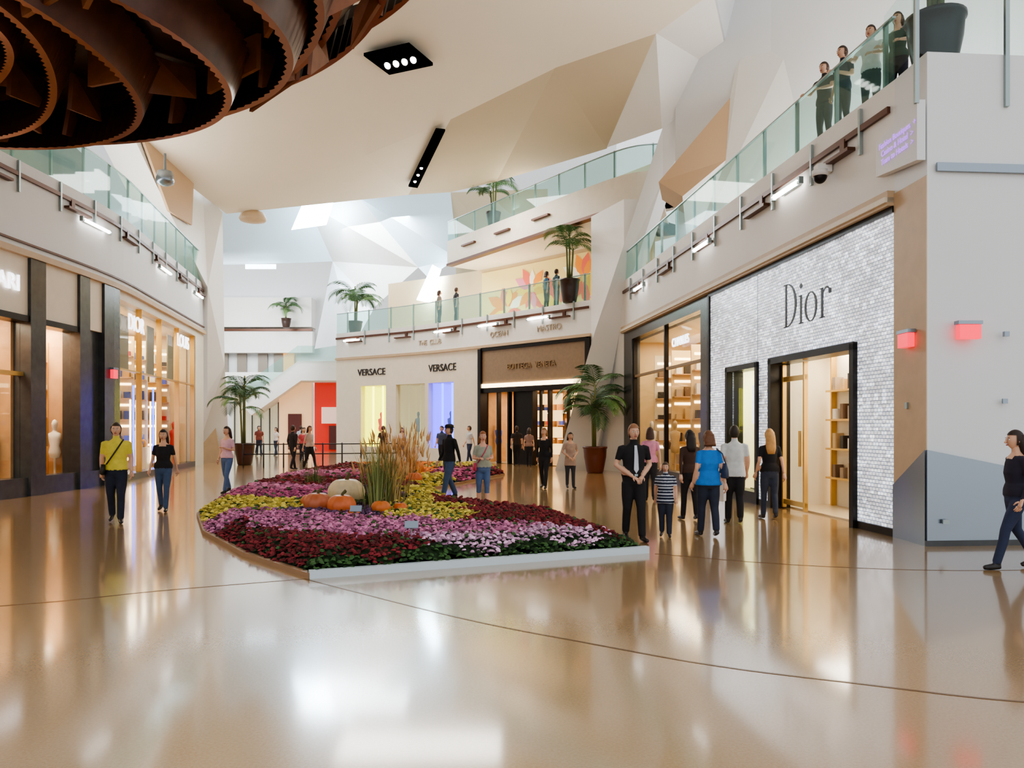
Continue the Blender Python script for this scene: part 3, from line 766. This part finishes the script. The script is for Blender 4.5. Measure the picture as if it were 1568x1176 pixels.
def pumpkin(x,y_,r,c,h=.8):
    b=Builder(); m=mat('pumpkin_%d_%d_%d'%c,c,.45,noise=.08,nscale=10)
    def fn(q):
        th=math.atan2(q.y,q.x); k=1-.09*abs(math.sin(th*5)); 
        dz=q.z*(1-.25*math.exp(-8*(q.x**2+q.y**2)))
        return Vector((q.x*k,q.y*k,dz*h))
    b.sphere((0,0,r*h*.75),r,m,40,16,fn)
    b.tube([(0,0,r*h*1.3),(.02,0,r*h*1.75),(.07,.02,r*h*2.0)],[.05*r*3,.03*r*3,.035*r*3],mat('pumpkin_stem',(90,85,45),.7),6)
    b.build('pumpkin',loc=(x,y_,.22))
for a in [(-3.15,14.9,.36,(226,206,166)),(-2.85,13.1,.25,(210,112,62)),(-3.35,13.5,.25,(196,112,75)),(-2.2,13.15,.17,(212,118,55)),(-1.9,13.35,.13,(214,112,52)),(-3.0,13.8,.2,(224,170,120)),(-2.55,12.75,.11,(220,120,50)),(-3.65,14.2,.18,(205,110,60)),(-3.0,23.5,.35,(220,126,58)),(-3.9,22.5,.3,(216,128,75)),(-2.5,20.0,.22,(208,108,58)),(-2.9,22.4,.3,(220,136,62))]: pumpkin(*a)
def grass(name,x,y_,h,n,c,spread,zb=.2,plume=None,seed=1):
    b=Builder(); rnd=random.Random(seed); ms=[mat('blade_%d_%d_%d_%d'%(*c,i),tuple(int(v*(.75+.25*i)) for v in c),.7) for i in range(3)]
    for i in range(n):
        th=rnd.random()*6.283; r0=rnd.random()*.12*spread*3; ln=h*rnd.uniform(.55,1.05); lean=rnd.uniform(.05,.5)*spread
        bx,by=r0*math.cos(th),r0*math.sin(th); pts=[]
        for k in range(6):
            t=k/5; pts.append(Vector((bx+math.cos(th)*lean*t*t*ln,by+math.sin(th)*lean*t*t*ln,ln*(t-.18*lean*t*t*t))))
        w=.011*rnd.uniform(.7,1.3); sx=Vector((-math.sin(th),math.cos(th),0)); vs=[];fs=[]
        for k,p_ in enumerate(pts):
            ww=w*(1-k/5.5); vs+=[p_-sx*ww,p_+sx*ww]
        for k in range(5): fs.append((2*k,2*k+1,2*k+3,2*k+2))
        b.add(vs,fs,rnd.choice(ms))
        if plume and rnd.random()<.35:
            e=pts[-1]; b.tube([e-Vector((0,0,.1)),e,e+Vector((math.cos(th)*.05,math.sin(th)*.05,.16))],[.008,.022,.004],plume,5)
    b.build(name,loc=(x,y_,zb),fix=False)
PL=mat('plume_tan',(215,170,115),.8)
grass('ornamental_grass',-2.35,13.7,1.3,170,(125,135,80),.8,.2,None,1)
grass('ornamental_grass',-2.2,14.3,1.15,120,(170,150,100),1.1,.2,PL,2)
grass('ornamental_grass',-2.7,20.5,1.45,150,(205,155,100),.8,.2,PL,3)
grass('ornamental_grass',-3.3,21.2,1.35,140,(170,140,90),.8,.2,PL,4)
grass('ornamental_grass',-4.9,19.5,.6,60,(100,120,65),.8,.2,None,5)
b=Builder()
for (x,y_) in((-1.32,10.3),(-2.45,12.3)):
    b.box((x,y_,.40),(.18,.02,.1),mat('label_grey_blue',(150,165,178),.5),0,Matrix.Rotation(-.5,3,'X')); b.tube([(x,y_+.01,.1),(x,y_+.01,.36)],.008,STEEL,5)
b.build('plant_label')

# ---------------- PALMS
PG=[mat('palm_leaf_%d'%i,c,.5) for i,c in enumerate([(52,88,48),(72,112,60),(98,134,78)])]; PS=mat('palm_stem',(110,116,70),.6)
def palm(name,x,y_,z,h,L,nf,pot,seed,potr=.35,poth=.7,potc=(84,46,32)):
    rnd=random.Random(seed); b=Builder()
    pm=mat('pot_%d_%d_%d'%potc,potc,.35)
    if pot:
        b.loft([(0,0,0,potr*.65,potr*.65),(0,0,.05,potr*.72,potr*.72),(0,0,poth*.6,potr*.95,potr*.95),(0,0,poth-.08,potr,potr),(0,0,poth-.06,potr*1.07,potr*1.07),(0,0,poth,potr*1.07,potr*1.07),(0,0,poth,potr*.9,potr*.9),(0,0,poth-.06,potr*.88,potr*.88)],pm,24)
    z0=poth-.08 if pot else 0
    ns=3
    stems=[(rnd.uniform(-.1,.1),rnd.uniform(-.1,.1),h*rnd.uniform(.6,1)) for _ in range(ns)]
    stems[0]=(0,0,h)
    for sx,sy,sh in stems: b.tube([(sx,sy,z0),(sx*1.5,sy*1.5,z0+sh*.5),(sx*2,sy*2,z0+sh)],[.05,.04,.035],PS,7)
    for i in range(nf):
        sx,sy,sh=stems[i%ns]; th=i*2.4+rnd.uniform(-.3,.3); base=Vector((sx*2,sy*2,z0+sh*rnd.uniform(.6,1)))
        el=rnd.uniform(.45,1.4); ll=L*rnd.uniform(.75,1.15); pts=[]
        p_=base.copy(); a=el
        for k in range(13):
            pts.append(p_.copy()); p_=p_+Vector((math.cos(th)*math.cos(a),math.sin(th)*math.cos(a),math.sin(a)))*(ll/12); a-=.12+.02*k*.6
        b.tube(pts,[.016*(1-k/14) for k in range(13)],PS,5)
        m=rnd.choice(PG); side=Vector((-math.sin(th),math.cos(th),0))
        for k in range(2,13):
            for half in(0,.5):
                if k==12 and half: continue
                q0=pts[k] if not half else pts[k].lerp(pts[min(12,k+1)],.5)
                t=(pts[min(12,k+1)]-pts[max(0,k-1)]).normalized()
                fl=ll*.34*math.sin(math.pi*min(1,(k+half)/13.5)**.8)+.06
                for sg in(-1,1):
                    dr=(side*sg*.8+t*.65+Vector((0,0,-.2))).normalized()
                    mid=q0+dr*fl*.5; tip=q0+dr*fl+Vector((0,0,-.18*fl)); w=t*.017*L
                    b.add([q0-w*.5,mid-w,tip,mid+w,q0+w*.5],[(0,1,3,4),(1,2,3)],m)
    return b.build(name,loc=(x,y_,z),fix=False)
palm('potted_palm',3.0,28.3,0,2.3,1.7,20,True,11,.42,.95,(96,48,34))
palm('potted_palm',-11.6,34.0,0,3.0,1.55,16,True,12,.42,.95,(70,40,34))
palm('potted_palm',2.35,32.0,6.72,1.9,1.5,10,True,13,.4,.95,(60,44,38))
palm('potted_palm',-8.6,42.9,6.72,2.0,1.7,20,True,14,.4,.7,(60,44,38))
palm('potted_palm',-.9,37.9,11.32,1.9,1.5,14,True,15,.35,.7,(60,44,38))
palm('potted_palm',-16.6,57.6,8.9,1.2,1.5,12,True,16,.35,.7,(60,44,38))
palm('potted_palm',6.4,11.85,7.02,2.2,1.3,12,True,17,.4,.85,(30,26,25))

# ---------------- PEOPLE
SK=(214,168,140)
def remesh(b,vox):
    me=bpy.data.meshes.new('tmp'); me.from_pydata(b.v,[],b.f)
    bm=bmesh.new(); bm.from_mesh(me); bmesh.ops.recalc_face_normals(bm,faces=bm.faces); bm.to_mesh(me); bm.free()
    o=bpy.data.objects.new('tmp',me); S.collection.objects.link(o)
    r=o.modifiers.new('r','REMESH'); r.mode='VOXEL'; r.voxel_size=vox
    s_=o.modifiers.new('s','SMOOTH'); s_.factor=.5; s_.iterations=5
    dg=bpy.context.evaluated_depsgraph_get(); dg.update()
    m2=bpy.data.meshes.new_from_object(o.evaluated_get(dg))
    n=len(m2.vertices); co=np.empty(n*3); m2.vertices.foreach_get('co',co); co=co.reshape(-1,3)
    fs=[tuple(p_.vertices) for p_ in m2.polygons]
    bpy.data.objects.remove(o); bpy.data.meshes.remove(me); bpy.data.meshes.remove(m2)
    return co,fs
ARMS={
 'swing':[((.235,.05,1.13),(.25,-.06,.89)),((-.235,.07,1.13),(-.24,.12,.88))],
 'swing2':[((.235,.08,1.13),(.24,.14,.89)),((-.235,.0,1.13),(-.24,-.14,.90))],
 'clasp':[((.26,.04,1.14),(.07,-.2,.98)),((-.26,.04,1.14),(-.07,-.2,.98))],
 'hold':[((.24,.02,1.13),(.11,-.24,1.14)),((-.24,.02,1.13),(-.11,-.24,1.14))],
 'phone':[((.24,.0,1.13),(.10,-.26,1.2)),((-.235,.05,1.13),(-.25,-.03,.89))],
 'rail':[((.26,-.12,1.17),(.18,-.36,1.1)),((-.26,-.12,1.17),(-.18,-.36,1.1))],
}
def person(name,x,y_,H,face,shirt,pants,hair=(60,40,28),fem=False,hl=0,arms='swing',st=.0,sleeve='short',z=0,skin=SK,shoes=(35,30,30),hem=.93,loose=1.0,capri=False,hat=None,tie=None,bag=None,wide=1.0,stripe=False,vox=.016,skirt=None):
    k=H/1.75; body=Builder(); D=mat('dummy'); f=1 if fem else 0
    sw=.165 if fem else .19; hp=.085
    wd=wide
    tr=[(0,0,.80,.09*wd,.085*wd),(0,0,.86,.155*wd+.01*f,.115*wd),(0,0.005,.95,.168*wd+.008*f,.12*wd),(0,0,1.08,(.148-.018*f)*wd,.105*wd),(0,-.008*f,1.22,(.162-.012*f)*wd,(.115+.012*f)*wd),(0,0,1.34,.178-.016*f,.11),(0,.0,1.41,.165-.015*f,.088),(0,.008,1.455,.09,.066),(0,.01,1.48,.058,.056),(0,0,1.56,.052,.054)]
    body.loft(tr,D,24)
    if hem: 
        r0=.172*wd+.01*f; body.loft([(0,0,hem,r0+.012,.13*wd),(0,0,hem+.08,r0+.008,.127*wd),(0,0,1.08,(.16-.012*f)*wd,.115*wd)],D,24)
    segs=[('torso',(0,0,.95),(0,0,1.38),.15,.15),('neck',(0,.008,1.475),(0,0,1.58),.05,.05)]
    lr=[.092*loose,.085*loose,.062*loose,.058*loose,.046*loose+.006]
    for i,sg in enumerate((1,-1)):
        hipp=Vector((sg*hp,0,.88)); 
        if i==0 and st: kn=Vector((sg*.09,-st*.62,.50)); an=Vector((sg*.09,-st,.09))
        elif st: kn=Vector((sg*.09,st*.2,.49)); an=Vector((sg*.085,st*.95,.13))
        else: kn=Vector((sg*.1,-.015,.49)); an=Vector((sg*.115,.02,.09))
        body.tube([hipp,hipp.lerp(kn,.5),kn,kn.lerp(an,.35)+Vector((0,.012,0)),an],lr,D,14)
        segs.append(('thigh',hipp,kn,lr[0],lr[2])); segs.append(('shin',kn,an+Vector((0,0,.03)),lr[2],lr[4]))
        if i==1 and st: heel=an+Vector((0,.05,-.03)); toe=an+Vector((sg*.02,-.15,-.09))
        else: heel=an+Vector((0,.045,-.04)); toe=an+Vector((sg*.03,-.17,-.055))
        ball=heel.lerp(toe,.6)
        body.tube([heel,ball,toe],[.04,.043,.03],D,10,flat=.95)
        segs.append(('foot',heel,toe,.045,.04)); segs.append(('foot',an+Vector((0,0,-.06)),an+Vector((0,0,-.015)),.04,.045))
    A=ARMS[arms]; hands=[]
    for i,sg in enumerate((1,-1)):
        sh=Vector((sg*sw,0.005,1.395)); el=Vector(A[i][0]); wr=Vector(A[i][1]); el.x-=sg*(.19-sw)*.7
        up=.05 if not fem else .041
        body.tube([sh-Vector((sg*.05,0,-.01)),sh,sh.lerp(el,.5),el,el.lerp(wr,.35),wr],[up*.95,up*1.12,up,up*.84,up*.82,up*.56],D,12)
        segs.append(('uarm',sh,el,up*1.1,up*.85)); segs.append(('farm',el,wr,up*.85,up*.6)); hands.append((el,wr,sg))
    co,fs=remesh(body,vox)
    B_=Builder()
    mats={'shirt':mat(('str_' if stripe else 'cloth_')+'%d_%d_%d'%shirt,shirt,.85,noise=.1,nscale=12),'pants':mat('cloth_%d_%d_%d'%pants,pants,.85,noise=.1,nscale=12),'skin':mat('skin_%d_%d_%d'%skin,skin,.5),'shoe':mat('shoe_%d_%d_%d'%shoes,shoes,.4),'belt':mat('belt',(25,20,18),.4),'str':mat('cloth_stripe',(200,205,215),.8)}
    cen=np.array([co[list(q)].mean(axis=0) for q in fs])
    best=np.full(len(cen),1e9); lab=np.zeros(len(cen),int); tt=np.zeros(len(cen))
    for i,(l,a,c,r0,r1) in enumerate(segs):
        a=np.array(a);c=np.array(c);d=c-a; t=np.clip(((cen-a)@d)/(d@d),0,1)
        dist=np.linalg.norm(cen-a-t[:,None]*d,axis=1)-(r0+(r1-r0)*t)
        m_=dist<best; best[m_]=dist[m_]; lab[m_]=i; tt[m_]=t[m_]
    groups={}
    hz=hem or .97
    for i,q in enumerate(fs):
        l=segs[lab[i]][0]; zc=cen[i][2]; t=tt[i]
        if l=='neck': g='skin' if zc>1.462 else 'shirt'
        elif l=='torso':
            g='shirt' if zc>hz else 'pants'
            if fem and zc>1.40 and cen[i][1]<-.02 and abs(cen[i][0])<.07: g='skin'
            if tie and zc>hz-.01 and zc<hz+.03: g='belt'
            if fem and zc>1.44: g='skin'
        elif l=='thigh': g='shirt' if (zc>hz) else 'pants'
        elif l=='shin': g='skin' if capri and t>.45 else 'pants'
        elif l=='foot': g='shoe'
        elif l=='uarm': g='shirt' if sleeve=='long' or (sleeve=='short' and t<.68) or (sleeve=='none' and t<.12) else 'skin'
        else: g='shirt' if sleeve=='long' and t<.96 else 'skin'
        if stripe and g=='shirt' and (zc*14)%1<.38: g='str'
        groups.setdefault(g,[]).append(q)
    off=len(B_.v); vl=[tuple(v) for v in co]
    B_.v.extend(vl)
    for g,fl in groups.items():
        i=B_.mi(mats[g])
        for q in fl: B_.f.append([a+off for a in q]); B_.m.append(i); B_.sm.append(True)
    skm=mats['skin']
    for el,wr,sg in hands:
        d=(wr-el).normalized(); n0=Vector((-sg,0,0)) if abs(d.z)>.6 else Vector((0,0,-1))
        n0=(n0-d*n0.dot(d)).normalized(); w=d.cross(n0).normalized()
        if w.y>0: w=-w
        B_.tube([wr-d*.02,wr+d*.02,wr+d*.06,wr+d*.095],[.024,.034,.04,.036],skm,10,flat=.55)
        for j,(o_,ln) in enumerate(((.03,.068),(.01,.078),(-.01,.072),(-.029,.055))):
            bp=wr+d*.088+w*o_; p1=bp+(d*.9+n0*.25).normalized()*ln*.45; p2=p1+(d*.7+n0*.7).normalized()*ln*.32; p3=p2+(d*.4+n0*.9).normalized()*ln*.26
            B_.tube([bp,p1,p2,p3],[.0098,.009,.0082,.006],skm,6)
        tb=wr+d*.03+w*.028; B_.tube([tb,tb+(w*.7+d*.7+n0*.2)*.035,tb+(w*.5+d*.95+n0*.4)*.062],[.0125,.0105,.007],skm,6)
    hc=Vector((0,-.012,1.635)); hm=mat('hair_%d_%d_%d'%hair,hair,.6,noise=.15,nscale=20)
    def hf(q):
        xx,yy,zz=q
        if zz<0: xx*=1-.32*(-zz)**1.6; yy=yy*(1-.12*(-zz)) - .08*(-zz)
        if yy>0: yy*=1.02
        return Vector((xx,yy,zz))
    B_.sphere(hc,(.077,.098,.118),skm,24,18,hf)
    B_.tube([hc+Vector((0,-.094,.02)),hc+Vector((0,-.108,-.012)),hc+Vector((0,-.118,-.03)),hc+Vector((0,-.098,-.038))],[.007,.011,.016,.008],skm,8)
    EW=mat('eye_white',(235,235,230),.3); EB=mat('eye_iris',(45,32,25),.2); LP=mat('lips',(165,85,80),.5)
    for sg in(-1,1):
        B_.sphere(hc+Vector((sg*.03,-.086,.008)),(.014,.01,.009),EW,8,6); B_.sphere(hc+Vector((sg*.03,-.0935,.008)),(.0065,.005,.0065),EB,8,6)
        B_.box(hc+Vector((sg*.031,-.092,.028)),(.03,.008,.006),hm)
        B_.sphere(hc+Vector((sg*.077,.008,-.008)),(.01,.02,.03),skm,8,8)
    B_.sphere(hc+Vector((0,-.096,-.062)),(.025,.009,.009),LP,10,6)
    def kp(a,b_,c_): return (b_>-.22 or c_>.52) and (c_>-.55 or b_>.2)
    B_.sphere(hc+Vector((0,.006,.008)),(.088,.108,.126),hm,26,20,None,kp)
    if hl>0:
        z1=1.62-hl
        B_.loft([(0,.045,1.70,.075,.06),(0,.055,1.6,.095,.062),(0,.07,1.5,.1,.055),(0,.085,(1.5+z1)/2,.098,.045),(0,.1,z1,.07,.028)],hm,18)
    if hat:
        hm2=mat('hat_%d_%d_%d'%hat,hat,.7); B_.loft([(0,0,1.69,.095,.115),(0,0,1.75,.088,.105),(0,0,1.775,.05,.06)],hm2,20); B_.loft([(0,-.03,1.685,.13,.16),(0,-.03,1.695,.13,.16)],hm2,20)
    if tie:
        tm=mat('tie_%d_%d_%d'%tie,tie,.6)
        B_.prism([(-.018,-.1,1.44),(.018,-.1,1.44),(.03,-.134,1.28),(.036,-.135,1.08),(0,-.132,1.02),(-.036,-.135,1.08),(-.03,-.134,1.28)],(0,-.01,0),tm)
        B_.box((0,-.128,hem+.015),(.05,.02,.035),STEEL)
    if bag:
        bm_=mat('bag_%d_%d_%d'%bag[1],bag[1],.5)
        if bag[0]=='shoulder':
            bx=-.24; B_.loft([(bx,.05,.98,.05,.15),(bx,.05,1.0,.065,.17),(bx,.05,1.12,.055,.16),(bx,.05,1.22,.03,.12)],bm_,16)
            B_.tube([(bx,-.06,1.2),(-.19,-.08,1.38),(-.14,0,1.46),(-.19,.12,1.38),(bx,.16,1.2)],.012,bm_,6)
        elif bag[0]=='cross':
            B_.tube([(.12,-.04,1.46),(.02,-.15,1.28),(-.14,-.14,1.03)],.012,bm_,6); B_.loft([(-.2,-.08,.85,.03,.1),(-.2,-.08,.87,.045,.12),(-.2,-.08,1.03,.04,.11)],bm_,14)
        else:
            wr=hands[0][1]; B_.loft([(wr.x,wr.y,.42,.06,.14),(wr.x,wr.y,.43,.07,.15),(wr.x,wr.y,.78,.075,.16)],bm_,4,False); B_.tube([(wr.x,wr.y-.06,.77),(wr.x,wr.y-.03,wr.z-.06),(wr.x,wr.y+.03,wr.z-.06),(wr.x,wr.y+.06,.77)],.006,bm_,5)
    zmin=min(v[2] for v in B_.v)
    B_.v=[(v[0]*k,v[1]*k,(v[2]-zmin)*k) for v in B_.v]
    return B_.build(name,loc=(x,y_,z+.002),rz=math.radians(face),fix=False)
JE=(66,84,116); BK=(28,26,30)
person('walking_man',-6.97,13.8,1.75,20,(214,198,80),(34,38,54),(70,55,40),arms='swing',st=.2,bag=('cross',(30,26,24)),loose=1.12,wide=1.1)
person('walking_woman',-6.94,15.6,1.62,10,(30,28,32),JE,(40,26,20),True,.2,'swing2',.18,'short')
person('walking_woman',-7.2,19.8,1.68,-20,(215,175,190),(84,106,146),(50,30,24),True,.2,'phone',.2,'short')
person('walking_man',-8.5,30.4,1.72,150,(40,36,40),(40,40,48),arms='swing',st=.2,sleeve='long',vox=.025)
person('walking_woman',-7.8,30.2,1.7,60,(190,170,160),(35,32,36),fem=True,hl=.15,st=.25,vox=.025)
person('walking_man',-1.44,18.0,1.72,-50,(28,28,32),JE,(40,30,25),arms='swing2',st=.25,sleeve='long',hat=(25,25,30),hem=.9,loose=1.15)
person('standing_woman',-.61,16.4,1.58,10,(160,165,150),(84,106,146),(150,95,60),True,.15,'hold',.08,'short',capri=True,skin=(222,172,148),shoes=(70,160,160),bag=('cross',(190,60,90)),wide=1.1)
person('walking_woman',.87,21.25,1.64,-20,BK,(36,36,42),(150,110,70),True,.12,'swing',.16,'long')
person('standing_woman',1.58,21.25,1.52,10,(175,150,135),(60,60,66),(60,40,30),True,.1,'clasp',.05,'short',hem=.72)
person('walking_man',1.80,11.6,1.72,8,(28,26,28),(30,28,30),(150,105,75),arms='clasp',st=.14,sleeve='short',tie=(200,204,212),hem=.98,wide=1.05,loose=1.1,vox=.013)
person('boy',2.35,12.0,1.14,-15,(36,42,62),(44,48,64),(80,60,45),arms='swing',st=.06,stripe=True,hem=.8,loose=1.2,wide=1.15)
person('walking_woman',3.1,17.6,1.66,170,(214,145,172),(40,40,48),(70,45,35),True,.15,'swing',.1)
person('walking_woman',3.2,14.1,1.62,190,(70,48,40),(34,32,36),(35,25,22),True,.28,'swing2',.12,'long')
person('walking_woman',3.01,12.0,1.62,185,(40,120,200),(42,48,64),(110,72,48),True,.05,'swing',.14,'short',bag=('shoulder',(60,70,90)),wide=1.22,hem=.86,loose=1.12,vox=.013)
person('walking_man',3.86,13.6,1.70,175,(204,208,206),(32,30,34),(50,40,34),arms='swing2',st=.1,hem=.85,wide=1.1,loose=1.15,bag=('hand',(225,225,225)))
person('walking_woman',4.69,14.27,1.64,180,(28,26,30),(54,62,80),(190,145,90),True,.35,'swing',.1,'short')
person('walking_woman',5.98,9.3,1.64,-95,(40,36,52),(46,54,80),(45,30,24),True,.2,'swing',.28,'long',vox=.013)
for (x,y_,H,s_,fem,a,fa) in ((6.12,14.5,1.72,(40,40,60),False,'phone',-70),(6.02,15.1,1.7,(50,44,44),False,'rail',-60),(6.3,13.75,1.72,(225,225,225),False,'rail',-50),(6.5,13.2,1.66,(60,80,70),True,'rail',-50)):
    person('standing_woman' if fem else 'standing_man',x,y_,H,fa,s_,(40,40,50),fem=fem,hl=.1 if fem else 0,arms=a,z=7.0)
for (x,y_,s_,fem) in ((1.5,34.0,(45,85,105),True),(1.9,33.5,(35,60,70),False),(-2.7,38.0,(40,38,42),False),(-3.6,38.8,(120,110,100),True)):
    person('standing_woman' if fem else 'standing_man',x,y_,1.7,120,s_,(40,50,60),fem=fem,hl=.1 if fem else 0,z=6.7,vox=.025)
for i,(x,y_,s_,p_,fem,fa) in enumerate([(-14.2,44,(120,60,50),(40,44,60),False,20),(-13.4,44.5,(225,215,210),(50,56,80),True,-30),(-12.4,46,(180,190,200),(36,36,44),False,170),(-10.6,40,(90,140,150),(40,40,50),True,40),(-6.0,36.5,(60,50,48),(36,36,46),False,160),(-5.2,37,(215,190,180),(60,72,100),True,10),(.2,33.0,(48,40,38),(30,30,36),False,180),(.7,32.2,(150,120,110),(30,30,38),True,170),(-1.9,35,(200,200,205),(50,60,90),False,-60),(-9.6,36,(190,80,90),(40,44,60),True,30),(-3.0,33.5,(70,80,110),(40,40,50),False,-20),(-15.2,47,(60,60,70),(40,40,50),False,60)]):
    person('walking_woman' if fem else 'walking_man',x,y_,1.7 if not fem else 1.62,fa,s_,p_,fem=fem,hl=.15 if fem else 0,arms='swing' if i%2 else 'swing2',st=.16,vox=.028)

# ---------------- LIGHTING
w=bpy.data.worlds.new('world'); S.world=w; w.use_nodes=True
bg=w.node_tree.nodes['Background']; bg.inputs['Color'].default_value=(.94,.97,1,1); bg.inputs['Strength'].default_value=1.25
arealight('added_atrium_fill',(-4,34,12.2),7,3,850,(1,.97,.92))  # unseen area lights added to brighten the atrium, no fixtures modelled
arealight('added_atrium_fill',(-9,46,14),6,6,1500,(.9,.96,1))
arealight('added_atrium_fill',(-19,50,9.8),5,3,900,(.94,.98,1),(math.radians(65),0,0))  # added to lift the dark far wall, faces away from the camera
UP=(math.pi,0,0)
arealight('added_uplight',(7.6,20,7.2),2.5,12,800,(1,.98,.96),UP)  # added area lights hidden behind the fascias, aimed up to brighten the ceiling
arealight('added_uplight',(-14.6,24,8.2),2.5,14,750,(1,.98,.96),UP)
arealight('added_uplight',(-1,39.4,6.9),7,2.0,240,(1,.93,.8),UP)
arealight('added_uplight',(2,36.5,11.6),4,2.0,200,(1,.96,.88),UP)
try: S.view_settings.look='AgX - Medium High Contrast'
except Exception as e: print(e)
# ---------------- CAMERA
cd=bpy.data.cameras.new('cam'); cam=bpy.data.objects.new('camera',cd); S.collection.objects.link(cam)
cam.location=(0,0,1.7); cam.rotation_euler=(math.pi/2,0,0)
cd.sensor_width=36; cd.lens=27.55; cd.shift_y=.0408; cd.clip_end=300
S.camera=cam
